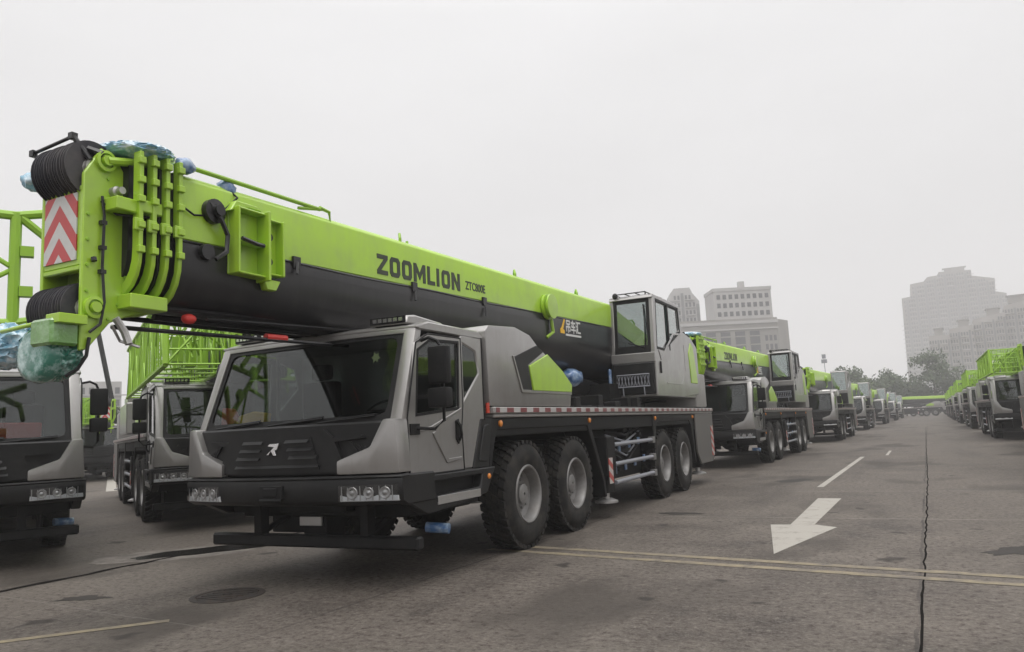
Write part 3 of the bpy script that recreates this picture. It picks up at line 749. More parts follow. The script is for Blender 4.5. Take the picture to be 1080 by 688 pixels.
    q.box(-1.36, 1.36, 13.36, 13.42, .55, 1.64); rp = B(q, 'rear_panel', 'grey2', root, 0.012); 
    rp.data.materials[0] = M['rearpanel']
    for s in (-1, 1):
        q = MB(); q.box(min(s * 1.413, s * 1.42), max(s * 1.413, s * 1.42), 13.12, 13.36, .62, 1.34); B(q, 'tail_reflector', 'warnplate', rp)
        q = MB(); q.box(min(s * .85, s * 1.3), max(s * .85, s * 1.3), 13.425, 13.46, .9, 1.05); B(q, 'tail_lamp', 'redlens', rp)
    # --- turntable and superstructure
    q = MB(); q.lathe([(.001, 1.6), (.82, 1.6), (.82, 1.90), (.74, 1.92), (.74, 2.0), (.001, 2.0)], 'z', (0, 9.7, 0), 40); q.box(-.62, .62, 8.2, 12.6, 1.96, 2.30)
    q.prism([(8.6, 2.25), (11.4, 2.25), (12.7, 3.3), (12.3, 3.6), (11.5, 3.3)], 'x', -.58, -.50); q.prism([(8.6, 2.25), (11.4, 2.25), (12.7, 3.3), (12.3, 3.6), (11.5, 3.3)], 'x', .50, .58)
    tt = B(q, 'turntable', 'chassis', root, 0.01)
    q = MB(); q.box(-1.35, 1.35, 12.2, 13.25, 1.80, 2.62); B(q, 'counterweight', 'grey2', root, 0.05, seg=2)
    q = MB(); q.lathe([(.001, -.45), (.42, -.45), (.42, -.40), (.28, -.40), (.28, .40), (.42, .40), (.42, .45), (.001, .45)], 'x', (0, 12.5, 3.0), 26); B(q, 'winch_drum', 'sheave', root)
    q = MB(); q.box(-1.35, -.6, 8.7, 11.6, 1.9, 2.75); q.box(-1.3, -.7, 9.0, 10.4, 2.75, 2.95); B(q, 'engine_housing', 'grey', root, 0.03)
    # stowed clutter in front of the turntable on the deck
    q = MB()
    for k in range(12):
        yy = 4.6 + k * .33; q.box(rr.uniform(.55, .8), rr.uniform(.95, 1.25), yy, yy + .2, 1.776, 1.80 + rr.random() * .25)
    q.box(.62, 1.2, 4.45, 8.2, 1.776, 1.81); B(q, 'deck_box', 'chassis', root, 0.01)
    # operator cab
    SIDE = [(8.86, 2.02), (8.86, 2.70), (8.98, 4.07), (10.95, 4.07), (11.08, 3.52), (11.9, 3.42), (12.40, 3.22), (12.42, 2.62), (12.30, 2.10), (10.9, 2.02)]
    WIN = [(9.06, 3.02), (9.16, 3.97), (10.86, 3.97), (10.90, 3.50), (9.60, 3.02)]
    q = MB()
    q.plate(SIDE, [WIN], 'x', 1.40, 1.345); q.plate(SIDE, [WIN], 'x', .47, .525)
    q.prism([(8.90, 4.02), (10.97, 4.02), (10.97, 4.10), (8.97, 4.10)], 'x', .47, 1.40)
    q.prism([(10.97, 4.02), (11.07, 3.5), (11.0, 3.5), (10.92, 4.02)], 'x', .53, 1.34)
    q.prism([(11.05, 3.50), (11.9, 3.43), (12.40, 3.22), (12.42, 2.62), (12.30, 2.10), (12.22, 2.1), (12.3, 3.15), (11.05, 3.40)], 'x', .53, 1.34)
    q.box(.47, 1.40, 8.83, 8.90, 2.70, 2.90)
    q.box(.53, 1.34, 8.9, 12.2, 2.02, 2.10)
    for xa, xb in ((.47, .56), (1.31, 1.40)): q.prism([(8.855, 2.86), (8.95, 4.10), (9.03, 4.10), (8.94, 2.86)], 'x', xa, xb)
    oc = B(q, 'operator_cab', 'grey', root, 0.014)
    q = MB(); q.prism([(8.885, 2.89), (8.965, 4.02), (8.975, 4.02), (8.895, 2.89)], 'x', .555, 1.315); B(q, 'windscreen', 'glassop', oc)
    q = MB(); q.prism([(8.850, 2.88), (8.87, 3.05), (8.9, 3.05), (8.89, 2.88)], 'x', .56, 1.31); q.prism([(8.94, 3.95), (8.95, 4.03), (8.98, 4.03), (8.97, 3.95)], 'x', .56, 1.31)
    for xx in (.56, 1.25): q.prism([(8.868, 2.88), (8.946, 4.03), (8.966, 4.03), (8.888, 2.88)], 'x', xx, xx + .06)
    B(q, 'screen_frame', 'black', oc); MINOR.add('screen_frame')
    for xx in (1.366, .50): q = MB(); q.prism(WIN, 'x', xx, xx + .006); B(q, 'side_window', 'glassop', oc)
    q = MB(); q.box(1.38, 1.405, 9.96, 10.04, 3.0, 4.0); q.plate([(9.0, 2.96), (9.12, 4.03), (10.92, 4.03), (10.96, 3.46), (9.58, 2.96)], [WIN], 'x', 1.402, 1.38); B(q, 'window_frame', 'black', oc, 0.004); MINOR.add('window_frame')
    q = MB(); q.box(.50, 1.37, 8.80, 8.88, 2.06, 2.70); B(q, 'lower_panel', 'panel', oc, 0.02)
    q = MB()
    q.path([(.60, 8.74, 2.22), (.60, 8.74, 2.46), (1.28, 8.74, 2.46), (1.28, 8.74, 2.22), (.60, 8.74, 2.22)], .014, 6)
    for k in range(10): q.path([(.62 + k * .068, 8.74, 2.24), (.66 + k * .068, 8.74, 2.44)], .008, 4); q.path([(.66 + k * .068, 8.742, 2.24), (.62 + k * .068, 8.742, 2.44)], .008, 4)
    for xx in (.72, 1.16): q.path([(xx, 8.74, 2.22), (xx, 8.76, 2.04)], .014, 5)
    B(q, 'foot_grate', 'tube', oc); MINOR.add('foot_grate')
    q = MB()
    for xx in (.58, .80, 1.02, 1.24): q.path([(xx, 9.0, 4.16), (xx, 10.2, 4.18)], .012, 5)
    for yy in (9.0, 9.4, 9.8, 10.2): q.path([(.58, yy, 4.165), (1.24, yy, 4.165)], .012, 5)
    for xx in (.58, 1.24): q.path([(xx, 9.0, 4.09), (xx, 9.0, 4.17)], .014, 5); q.path([(xx, 10.2, 4.09), (xx, 10.2, 4.18)], .014, 5)
    B(q, 'roof_guard', 'black', oc); MINOR.add('roof_guard')
    q = MB(); q.ball((.60, 8.97, 4.13), .06, .06, .07, 2); q.path([(.60, 8.97, 4.08), (.60, 9.0, 4.05)], .02, 6); B(q, 'work_lamp', 'panel', oc); MINOR.add('work_lamp')
    q = MB(); q.path([(1.2, 8.86, 2.95), (1.22, 8.88, 3.5), (1.20, 8.92, 3.9)], .012, 5); q.path([(1.2, 8.855, 3.0), (.85, 8.875, 3.12)], .01, 4); B(q, 'wiper', 'black', oc)
    q = MB(); q.prism([(11.62, 2.35), (11.55, 3.05), (11.78, 3.30), (11.98, 3.22), (12.22, 2.35)], 'x', 1.385, 1.415); B(q, 'green_trim', 'green', oc, 0.01)
    q = MB(); q.prism([(9.10, 2.95), (9.25, 2.75), (10.35, 3.36), (11.0, 3.42), (11.0, 3.45), (10.3, 3.40), (9.25, 2.80), (9.14, 2.97)], 'x', 1.395, 1.412); q.prism([(9.6, 2.28), (10.8, 2.28), (11.2, 2.6), (11.2, 3.2), (11.16, 3.2), (11.15, 2.62), (10.78, 2.31), (9.6, 2.31)], 'x', 1.395, 1.408); B(q, 'door_crease', 'grey', oc, 0.004)
    q = MB(); q.box(1.40, 1.425, 9.14, 9.20, 2.48, 2.72); B(q, 'door_handle', 'black', oc, 0.006)
    q = MB(); q.box(.72, 1.20, 9.9, 10.35, 2.5, 2.65); q.box(.72, 1.2, 10.3, 10.45, 2.6, 3.35); q.box(.85, 1.07, 10.32, 10.42, 3.38, 3.6); q.box(.55, .68, 9.2, 10.1, 2.4, 3.0); B(q, 'operator_seat', 'seat', oc, 0.04, seg=2)
    q = MB(); q.box(.40, .47, 8.75, 8.86, 2.15, 2.62); B(q, 'wrapped_hose', 'bluefilm', root, 0.03); MINOR.add('wrapped_hose')
    # lift cylinder with blue film on its rod end
    q = MB(); q.path([(.05, 8.9, 2.20), (.05, 6.3, 2.42)], .17, 16); q.path([(.05, 6.4, 2.41), (.05, 4.9, 2.54)], .10, 14); q.box(-.22, .32, 4.7, 5.0, 2.48, 2.8); lc = B(q, 'lift_cylinder', 'boomdark', root)
    q = MB(); q.ball((.36, 6.9, 2.38), .2, .30, .17, 3, .15, 3, 1.0); B(q, 'cylinder_wrap', 'bluefilm', lc, ang=60); MINOR.add('cylinder_wrap')
    # --- boom
    def up(y): return .0185 * (y + 1.77)
    XC, HW = .05, .45
    def section(y, x_, zt, zm, zb, hw): return None
    def hull(y0, y1, kind):
        q = MB(); rings = []
        for y in (y0, y1):
            d = up(y); ys = (y - y0) / (y1 - y0)
            zt, zm, zb = 3.80 + d, 3.215 + .025 * (y + 1.77), 2.66 + d * .0 - .018 * (y + 1.77)
            if kind == 'top': pts = [(-HW, zm), (-HW, zt - .06), (-HW + .06, zt), (HW - .06, zt), (HW, zt - .06), (HW, zm)]
            else:
                pts = [(HW, zm), (HW + .012, zm - .05), (HW + .012, zm - .12)]
                n = 9
                for k in range(n + 1):
                    a = math.pi * k / n; h_ = (zm - .12) - zb
                    pts.append(((HW + .012) * math.copysign(abs(math.cos(a)) ** .62, math.cos(a)), zm - .12 - h_ * abs(math.sin(a)) ** .8))
                pts += [(-HW - .012, zm - .05), (-HW, zm)]
            rings.append([q.bm.verts.new((XC + px, y, pz)) for px, pz in pts])
        A, Bv = rings; n = len(A)
        for k in range(n): q.bm.faces.new((A[k], A[(k + 1) % n], Bv[(k + 1) % n], Bv[k]))
        q.bm.faces.new(A[::-1]); q.bm.faces.new(Bv)
        return q
    bm_ = B(hull(-1.80, 12.9, 'top'), 'boom', 'green', root, 0.012)
    B(hull(-1.82, 12.5, 'belly'), 'boom_belly', 'boomdark', bm_, ang=40)
    # nested sections between the main boom and its head
    q = MB()
    for k in range(4):
        y0 = -1.86 - k * .07; hw = (.43, .40, .37, .34)[k]
        pts = [(hw, 3.77), (hw, 3.1)] + [(hw * math.copysign(abs(math.cos(math.pi * j / 9)) ** .62, math.cos(math.pi * j / 9)), 3.1 - (.42 - k * .03) * abs(math.sin(math.pi * j / 9)) ** .8) for j in range(1, 9)] + [(-hw, 3.1), (-hw, 3.77)]
        q.prism([(XC + u, v) for u, v in pts], 'y', y0 - .10, y0 + .06)
    q.box(XC - .22, XC + .22, -2.3, -1.9, 3.60, 3.86)
    B(q, 'inner_section', 'boomdark', bm_)
    for k in range(4):
        y0 = -1.80 - k * .115; hw = HW + .055 - k * .012; t_ = .038
        def U(h, zb_): return [(h, 3.86), (h, 3.08)] + [(h * math.copysign(abs(math.cos(math.pi * j / 12)) ** .66, math.cos(math.pi * j / 12)), 3.08 - (3.08 - zb_) * abs(math.sin(math.pi * j / 12)) ** .85) for j in range(1, 12)] + [(-h, 3.08), (-h, 3.86)]
        outer, inner = U(hw, 2.60 + k * .02), U(hw - .085, 2.68 + k * .02)
        poly = outer + inner[::-1]
        q = MB(); q.prism([(XC + u, v) for u, v in poly], 'y', y0 - t_ / 2, y0 + t_ / 2); q.box(XC + hw - .03, XC + hw + .006, y0 - .06, y0 + .02, 3.20, 3.30)
        for s in (-1, 1):
            for zz in (3.78, 3.62, 3.46, 3.25, 3.05): q.box(XC + min(s * (hw - .02), s * (hw + .025)), XC + max(s * (hw - .02), s * (hw + .025)), y0 - .035, y0 + .024, zz - .028, zz + .028)
        B(q, 'section_collar', 'green', bm_, 0.006)
    # --- boom head
    hx0, hx1 = -.20, .32
    HP = [(-2.50, 2.24), (-2.50, 3.62), (-2.36, 3.86), (-2.22, 3.80), (-2.10, 3.62), (-2.10, 2.72), (-1.90, 2.72), (-1.88, 2.60), (-2.10, 2.54), (-2.26, 2.47), (-2.44, 2.25)]
    q = MB()
    for xa, xb in ((hx1 - .035, hx1), (hx0, hx0 + .035)): q.prism(HP, 'x', xa, xb)
    q.box(hx0 + .035, hx1 - .035, -2.49, -2.46, 2.90, 3.50)
    q.box(hx0 + .035, hx1 - .035, -2.495, -2.42, 3.485, 3.53); q.box(hx0 + .035, hx1 - .035, -2.495, -2.42, 2.86, 2.90)
    q.box(hx0 + .035, hx1 - .035, -2.30, -2.14, 2.6, 3.6)
    q.box(hx1 - .01, hx1 + .20, -2.16, -1.95, 3.36, 3.46)
    q.box(hx1, hx1 + .17, -2.34, -2.10, 3.345, 3.45)
    q.box(hx1 - .01, hx1 + .16, -2.2, -1.86, 2.585, 2.70)
    bh = B(q, 'boom_head', 'green', root, 0.008)
    for cy, cz, r_ in ((-2.33, 3.755, .085), (-2.40, 2.575, .085)):
        q = MB(); q.lathe([(r_, hx1), (r_, hx1 + .03), (r_ * .72, hx1 + .034), (r_ * .70, hx1 + .012), (r_ * .5, hx1 + .012), (r_ * .48, hx1 + .05), (.001, hx1 + .05)], 'x', (0, cy, cz), 22)
        if cz > 3: q.path([(hx1 + .03, -2.33, 3.755), (hx1 + .06, -2.1, 3.80), (hx1 + .10, -1.9, 3.83)], .035, 8)
        B(q, 'head_boss', 'green', bh)
    q = MB(); q.lathe([(.045, hx1), (.045, hx1 + .05), (.03, hx1 + .06), (.03, hx1 + .11), (.001, hx1 + .11)], 'x', (0, -2.25, 3.52), 12); B(q, 'pin', 'steel', bh); MINOR.add('pin')
    q = MB(); q.path([(hx1 + .02, -2.36, 3.46), (hx1 + .03, -2.345, 3.30), (hx1 + .025, -2.35, 2.9), (hx1 + .03, -2.33, 2.62), (hx1 + .03, -2.36, 2.45), (hx1 + .02, -2.44, 2.38)], .012, 6); q.path([(hx1 + .02, -2.37, 3.42), (hx1 + .04, -2.25, 3.335), (hx1 + .19, -2.0, 3.335)], .010, 6)
    for zz in (3.25, 3.05, 2.86): q.box(hx1, hx1 + .04, -2.372, -2.325, zz - .015, zz + .015)
    q.path([(hx1 + .02, -2.42, 2.96), (hx1 + .03, -2.42, 2.93)], .022, 6)
    B(q, 'cable', 'boomdark', bh); MINOR.add('cable')
    q = MB(); q.box(hx0 + .05, hx1 - .075, -2.502, -2.492, 2.945, 3.475); B(q, 'chevron_board', 'chevron', bh)
    for cz, cy, r_ in ((3.685, -2.39, .235), (2.57, -2.42, .205)):
        for k in range(8):
            x0 = hx0 + .045 + k * .053; q = MB(); r2 = r_ - .006 * (k % 3)
            q.lathe([(r2, x0), (r2, x0 + .008), (r_ - .045, x0 + .020), (r_ - .045, x0 + .028), (r2, x0 + .040), (r2, x0 + .048), (r_ * .35, x0 + .048), (r_ * .35, x0)], 'x', (0, cy, cz), 36, closed=True)
            B(q, 'sheave', 'sheave', bh)
        q = MB(); q.path([(hx0 + .02, cy, cz), (hx1 - .02, cy, cz)], r_ * .36, 14)
        q.lathe([(.09, hx1 - .10), (.09, hx1 - .055), (.06, hx1 - .05), (.06, hx1 - .10)], 'x', (0, cy, cz), 14, True); B(q, 'sheave_pin', 'steel', bh); MINOR.add('sheave_pin')
    q = MB()     # rope keeper frame over the upper sheaves, bar before the lower ones
    q.path([(hx0 + .02, -2.46, 3.66), (hx0 - .06, -2.54, 3.885)], .018, 8); q.path([(hx1 - .02, -2.44, 3.74), (hx1 - .12, -2.52, 3.935)], .022, 8)
    q.path([(hx0 - .08, -2.54, 3.88), (hx1 - .10, -2.52, 3.93)], .014, 8); q.box(hx0 - .095, hx0 - .045, -2.56, -2.52, 3.855, 3.905); q.box(hx1 - .145, hx1 - .095, -2.545, -2.495, 3.905, 3.955)
    q.path([(hx1 - .10, -2.44, 3.86), (hx1 + .02, -2.36, 3.80)], .03, 8)
    B(q, 'rope_keeper', 'boomdark', bh); 
    q = MB(); q.path([(hx0 - .12, -2.70, 2.425), (hx1 - .02, -2.68, 2.46)], .018, 8); q.box(hx1 - .10, hx1 + .06, -2.70, -2.48, 2.43, 2.50); B(q, 'keeper_bar', 'green', bh, 0.004)
    q = MB()
    for cy, cz in ((-2.46, 3.3), (-2.46, 3.1), (-2.46, 2.9), (-2.46, 2.7), (-2.14, 3.2), (-2.14, 3.0), (-2.14, 2.85), (-2.3, 3.62), (-2.2, 2.62), (-2.28, 2.5)):
        q.lathe([(.014, hx1), (.014, hx1 + .010), (.001, hx1 + .012)], 'x', (0, cy, cz), 6)
    B(q, 'bolts', 'green2', bh)['kind'] = 'stuff'; MINOR.add('bolts')
    q = MB(); q.path([(.505, y, 3.215 + .025 * (y + 1.77) - .012 - .008 * math.sin(y * 2.3)) for y in [-1.75 + .25 * k for k in range(41)]], .013, 5); B(q, 'edge_hose', 'boomdark', bm_); MINOR.add('edge_hose')
    q = MB(); q.path([(.52, -1.78, 3.50), (.53, -1.65, 3.44), (.52, -1.5, 3.47), (.53, -1.44, 3.50)], .010, 5); q.path([(.52, -1.3, 3.58), (.56, -1.2, 3.70), (.46, -1.18, 3.78)], .010, 5); B(q, 'sensor_cable', 'black', bm_); MINOR.add('sensor_cable')
    # boom furniture
    q = MB(); q.box(.50, .525, -1.27, -.90, 2.99, 3.60); q.box(.525, .66, -1.27, -1.25, 2.99, 3.60); q.box(.525, .64, -1.25, -.93, 3.58, 3.60); q.box(.525, .64, -1.25, -.93, 2.99, 3.012); q.box(.50, .68, -.93, -.90, 2.96, 3.62); q.box(.50, .52, -.90, -.66, 3.04, 3.58); q.box(.50, .62, -.685, -.66, 3.04, 3.58); q.box(.52, .60, -.90, -.685, 3.56, 3.58); q.box(.52, .60, -.90, -.685, 3.04, 3.06); q.box(.525, .63, -1.25, -.93, 3.28, 3.30); q.prism([(-.9, 3.0), (-.68, 3.0), (-.74, 2.90), (-.86, 2.90)], 'x', .50, .58)
    q.prism([(-1.32, 3.55), (-1.10, 3.62), (-.93, 3.62), (-1.0, 3.66), (-1.25, 3.66)], 'x', .5, .6)
    jb = B(q, 'jib_bracket', 'green', bm_, 0.008)
    q = MB(); q.lathe([(.001, .52), (.04, .52), (.04, .55), (.001, .55)], 'x', (0, -.79, 3.42), 12); q.lathe([(.001, .52), (.035, .52), (.035, .55), (.001, .55)], 'x', (0, -.79, 3.18), 12); q.path([(.67, -1.25, 3.30), (.69, -1.1, 3.27), (.66, -.98, 3.28)], .02, 6); B(q, 'bracket_pin', 'boomdark', jb); MINOR.add('bracket_pin')
    q = MB(); q.lathe([(.001, .5), (.11, .5), (.11, .56), (.05, .57), (.05, .62), (.001, .62)], 'x', (0, -1.44, 3.52), 18); q.path([(.55, -1.5, 3.58), (.60, -1.42, 3.44), (.58, -1.33, 3.32), (.60, -1.36, 3.16), (.58, -1.46, 3.08)], .022, 6); q.lathe([(.001, .5), (.07, .5), (.07, .56), (.001, .56)], 'x', (0, -1.52, 3.14), 14)
    B(q, 'chain_anchor', 'boomdark', bm_); MINOR.add('chain_anchor')
    q = MB(); q.ball((.42, -1.20, 3.80), .07, .10, .10, 3, .15, 3, 4); B(q, 'sensor_wrap', 'bluefilm', bm_, ang=60); MINOR.add('sensor_wrap')
    q = MB(); q.ball((.14, -2.00, 3.91), .42, .30, .085, 5, .09, 3.4, 2, True); B(q, 'collar_wrap', 'paleblue', bm_, ang=60); MINOR.add('collar_wrap')
    q = MB(); q.ball((.50, -1.72, 3.86), .06, .09, .07, 3, .2, 3, 8); B(q, 'rod_wrap', 'bluefilm', bm_, ang=60); MINOR.add('rod_wrap')
    q = MB(); q.ball((-.30, -2.48, 3.66), .09, .12, .08, 3, .25, 3, 6); B(q, 'anemometer_wrap', 'paleblue', bh, ang=60); MINOR.add('anemometer_wrap')
    q = MB(); q.path([(.48, -1.72, 3.87), (.46, .02, 3.90)], .022, 8); q.path([(.46, -.30, 3.84), (.46, .06, 3.91)], .018, 6); q.path([(.46, .02, 3.92), (.47, .16, 3.90), (.47, .18, 3.74), (.47, .08, 3.72)], .020, 6); B(q, 'tie_rod', 'green2', bm_)
    q = MB()
    for yy in (1.55, 4.7, 7.3):
        z0 = 3.80 + up(yy); q.path([(.44, yy - .05, z0 - .12), (.44, yy - .05, z0 + .03), (.40, yy, z0 + .10), (.34, yy + .1, z0 + .06), (.34, yy + .1, z0 - .02)], .018, 6)
    q.path([(.2, 2.0, 3.84), (.2, 2.0, 3.99)], .018, 6)
    B(q, 'rope_guide', 'green2', bm_); MINOR.add('rope_guide')
    q = MB(); q.box(.44, .475, .76, 1.06, 2.90, 3.25); B(q, 'camera_plate', 'tube', bm_, 0.006); MINOR.add('camera_plate')
    q = MB(); q.lathe([(.001, .474), (.085, .474), (.10, .482), (.115, .482), (.115, .470), (.001, .470)], 'x', (0, .91, 3.08), 22); B(q, 'camera_eye', 'black', bm_); MINOR.add('camera_eye')
    q = MB()
    for yy in (-.45, 1.62, 3.4): q.box(.46, .53, yy, yy + .10, 3.15 + .025 * (yy + 1.77), 3.27 + .025 * (yy + 1.77)); q.path([(.53, yy + .05, 3.25), (.55, yy + .02, 3.12)], .014, 5)
    B(q, 'edge_clamp', 'boomdark', bm_); MINOR.add('edge_clamp')
    q = MB(); q.lathe([(.001, .50), (.20, .50), (.22, .52), (.22, .56), (.15, .57), (.15, .60), (.21, .61), (.21, .64), (.06, .65), (.001, .65)], 'x', (0, 5.62, 3.52), 28); q.path([(.55, 5.72, 3.32), (.56, 5.75, 3.10), (.5, 5.6, 3.0)], .03, 6); B(q, 'hose_reel', 'green', bm_)
    block_word('lettering', 'ZOOMLION', bm_, .94, 2.80, .238, .497, .5055)
    text_mesh('type_lettering', 'ZTC800E', .165, M['letter'], bm_, (.502, 2.95, 3.455), bold=.003, squeeze=.86)
    MINOR.add('lettering'); MINOR.add('type_lettering')
    q = MB(); q.prism([(6.18, 3.13), (6.36, 3.13), (6.36, 3.19), (6.30, 3.21), (6.40, 3.38), (6.36, 3.40), (6.24, 3.24), (6.18, 3.20)], 'x', .500, .5155); B(q, 'crane_sign', 'yellow', bm_); MINOR.add('crane_sign')
    text_mesh('sign_lettering', '\u540a\u8f66\u6c47', .25, M['white'], bm_, (.513, 6.42, 3.185), bold=.006, squeeze=.95); MINOR.add('sign_lettering')
    q = MB(); q.prism([(6.42, 3.10), (7.14, 3.118), (7.14, 3.155), (6.42, 3.137)], 'x', .500, .5155); B(q, 'sign_stripe', 'white', bm_); MINOR.add('sign_stripe')
    # dark rods and rope under the boom, red shackle
    q = MB(); q.path([(.33, -2.25, 2.44), (.33, .6, 2.50)], .020, 6); q.path([(.30, -1.75, 2.64), (.30, 1.5, 2.73)], .030, 6); q.path([(.1, -1.7, 2.60), (.1, 2.0, 2.66)], .03, 6); q.path([(.40, -1.4, 2.58), (.34, 1.6, 2.72)], .016, 5); q.path([(-.2, -1.8, 2.62), (-.2, 2.2, 2.64)], .025, 6)
    B(q, 'stay_rod', 'boomdark', bm_)
    q = MB(); q.ball((.32, -1.52, 2.58), .05, .07, .045, 3, .1, 3, 1); q.path([(.32, -.62, 2.50), (.32, -.35, 2.505)], .035, 8); B(q, 'red_shackle', 'red', bm_); MINOR.add('red_shackle')
    return root

M['rearpanel'] = painted('mid_grey_rear_panel', (0.115, 0.11, 0.105), 0.5, 0.1, amount=0.4)
crane = make_crane('truck crane')
crane.location = (-5.75, 6.1, 0)

def mirror_off(root, s):
    """take the mirror of one side off this crane"""
    for m in [o for o in bpy.data.objects if base_name(o) == 'mirror' and o.parent and o.parent.parent == root and o.data.vertices[0].co.x * s > 0]:
        for k in kids(m): bpy.data.objects.remove(k)
        bpy.data.objects.remove(m)

def kids(o): return [c for c in bpy.data.objects if c.parent == o]
def base_name(o): return o.name.split('.')[0]
CHILD = {}
def index_children():
    CHILD.clear()
    for o in bpy.data.objects:
        if o.parent: CHILD.setdefault(o.parent.name, []).append(o)
def copy_tree(o, parent=None, skip=()):
    c = o.copy(); col.objects.link(c)
    if parent is not None: c.parent = parent
    for ch in CHILD.get(o.name, []):
        if base_name(ch) not in skip: copy_tree(ch, c, skip)
    return c

# lattice fly jib that some cranes carry folded along the right-hand side of the boom
def lattice(q, x0, x1, y0, y1, z0, z1, step, r, rs, taper=0.0):
    """box lattice along y, its front end drawn in by taper"""
    n = max(1, round((y1 - y0) / step))
    def cor(y):
        k = max(0.0, 1 - (y - y0) / 1.6) * taper
        zc = z0 + (z1 - z0) * .12
        return [(x0, y, z0), (x1, y, z0), (x1, y, z1 - (z1 - zc) * k), (x0, y, z1 - (z1 - zc) * k)]
    ys = [y0 + (y1 - y0) * k / n for k in range(n + 1)]
    for c in range(4): q.path([cor(y)[c] for y in ys], r, 6)
    for i, y in enumerate(ys):
        A = cor(y)
        for c in range(4): q.path([A[c], A[(c + 1) % 4]], rs, 5)
        if i < n:
            Bq = cor(ys[i + 1])
            for c in range(4): q.path([A[c], Bq[(c + 1) % 4]] if i % 2 else [A[(c + 1) % 4], Bq[c]], rs * .9, 5)
    return q
def add_jib(root):
    q = MB(); x0, x1, y0, y1, z0, z1 = -1.46, -.46, -2.2, 6.4, 2.74, 3.92
    for x in (x0, x1):
        q.path([(x, y0, z0), (x, y1, z0)], .045, 7); q.path([(x, y0 + .18, z1), (x, y1, z1)], .045, 7)
        q.path([(x, y0, z0), (x, y0 + .18, z1)], .05, 7)
        for k in range(1, 22): q.path([(x, y0 + k * .39, z0), (x, y0 + k * .39, z1)], .016 if k % 5 else .032, 5)
        for k in range(5): q.path([(x, y0 + .2 + k * 1.7, z0), (x, y0 + 1.05 + k * 1.7, z1)], .022, 5); q.path([(x, y0 + 1.05 + k * 1.7, z1), (x, y0 + 1.9 + k * 1.7, z0)], .022, 5)
    for k in range(6): z = z0 + (z1 - z0) * k / 5; q.path([(x0, y0 + .18 * k / 5, z), (x1, y0 + .18 * k / 5, z)], .02, 5)
    q.path([(x0, y0, z0), (x1, y0 + .18, z1)], .02, 5); q.path([(x0 + .5, y0, z0), (x0 + .5, y0 + .18, z1)], .018, 5)
    for k in range(1, 11): q.path([(x0, y0 + k * .85, z0), (x1, y0 + k * .85, z0)], .02, 5); q.path([(x0, y0 + k * .85 - .4, z1), (x1, y0 + k * .85, z1)], .02, 5)
    rj = random.Random(11)
    for k in range(26):
        y = rj.uniform(y0 + .2, y0 + 5.5); xx = rj.choice((x0, x1, (x0 + x1) / 2)); q.path([(xx, y, rj.uniform(z0, z0 + .5)), (rj.uniform(x0, x1), y + rj.uniform(-.6, .6), rj.uniform(z1 - .5, z1))], .015, 4)
    for k in range(6): x = x0 + (x1 - x0) * k / 6; q.path([(x, y0 + .02, z0), (x + .1, y0 + .17, z1)], .013, 4)
    for k in range(3): q.box(x0 + .15 + k * .3, x0 + .32 + k * .3, y0 + .6 + k * .8, y0 + .9 + k * .8, z0 + .1, z0 + .5)
    return q.build('lattice_jib', M['green2'], root)

crane['label'] = 'nearest lime green truck crane with a yellow folder behind its windscreen'
crane['group'] = 'parked truck cranes'
index_children()
far_skip = set(MINOR)
mid_skip = {'type_lettering', 'sensor_wrap', 'rod_wrap', 'jack_plate'}
tiny_skip = far_skip | {'wiper', 'driver_seat', 'steering_wheel', 'dashboard', 'operator_seat', 'sheave', 'stay_rod', 'valve_plate', 'outrigger_foot', 'quarter_window', 'step_well', 'tail_lamp',
                        'chain_anchor', 'front_jack', 'bracket', 'rope_keeper', 'keeper_bar', 'tie_rod', 'head_boss', 'guard_rail', 'inner_section', 'cover_recess', 'window_seal', 'deck_box', 'hose_reel', 'hydraulic_tank', 'door_crease', 'engine_housing'}

def place(label, x, y, phi, skip, jib=None):
    c = copy_tree(crane, None, skip)
    c.location = (x, y, 0); c.rotation_euler = (0, 0, R(phi)); c['label'] = label
    if jib is not None:
        j = jib.copy(); col.objects.link(j); j.parent = c
        if abs(phi) < 30: j.scale = (1, 1, .80); j.location = (0, .25 * math.sin(y), .58)
    return c
jib_proto = add_jib(None)
# the row in line behind the nearest crane
ROW = ['grey and green truck crane directly behind the nearest crane in its line',
       'second truck crane behind the nearest one, with a yellow helmet-coloured sticker low in its windscreen',
       'third truck crane behind the nearest one, in the same line',
       'fourth truck crane behind the nearest one, in the same line',
       'fifth truck crane behind the nearest one, in the same line, small in the haze',
       'last truck crane of the line behind the nearest one, faint in the haze']
ROW[1] = 'second truck crane behind the nearest one, in the same line'
for lab, (x, y), sk in zip(ROW, [(-5.45, 23.7), (-4.65, 43.2), (-4.3, 67.5), (-3.5, 93), (-2.7, 121), (-2.0, 150)], [mid_skip, far_skip, far_skip, tiny_skip, tiny_skip, tiny_skip]):
    place(lab, x, y, -1.2, sk)
# row across the aisle, lattice jibs folded along the booms
NUM = ['first', 'second', 'third', 'fourth', 'fifth', 'sixth', 'seventh']
for i, (x, y) in enumerate([(4.75, 19.0), (4.75, 38.3), (5.15, 57.5), (5.6, 77), (6.1, 97), (6.7, 117), (7.3, 138)]):
    place('%s truck crane from the near end of the row across the aisle' % NUM[i], x, y, -1.2, far_skip if i < 4 else tiny_skip, jib_proto if i else None)
# two parked side on across the far end
place('truck crane parked side on across the far end of the aisle, the nearer of two', 8.0, 172, 90, tiny_skip)
place('truck crane parked side on across the far end of the aisle, the farther of two', 12.0, 182, 90, tiny_skip)
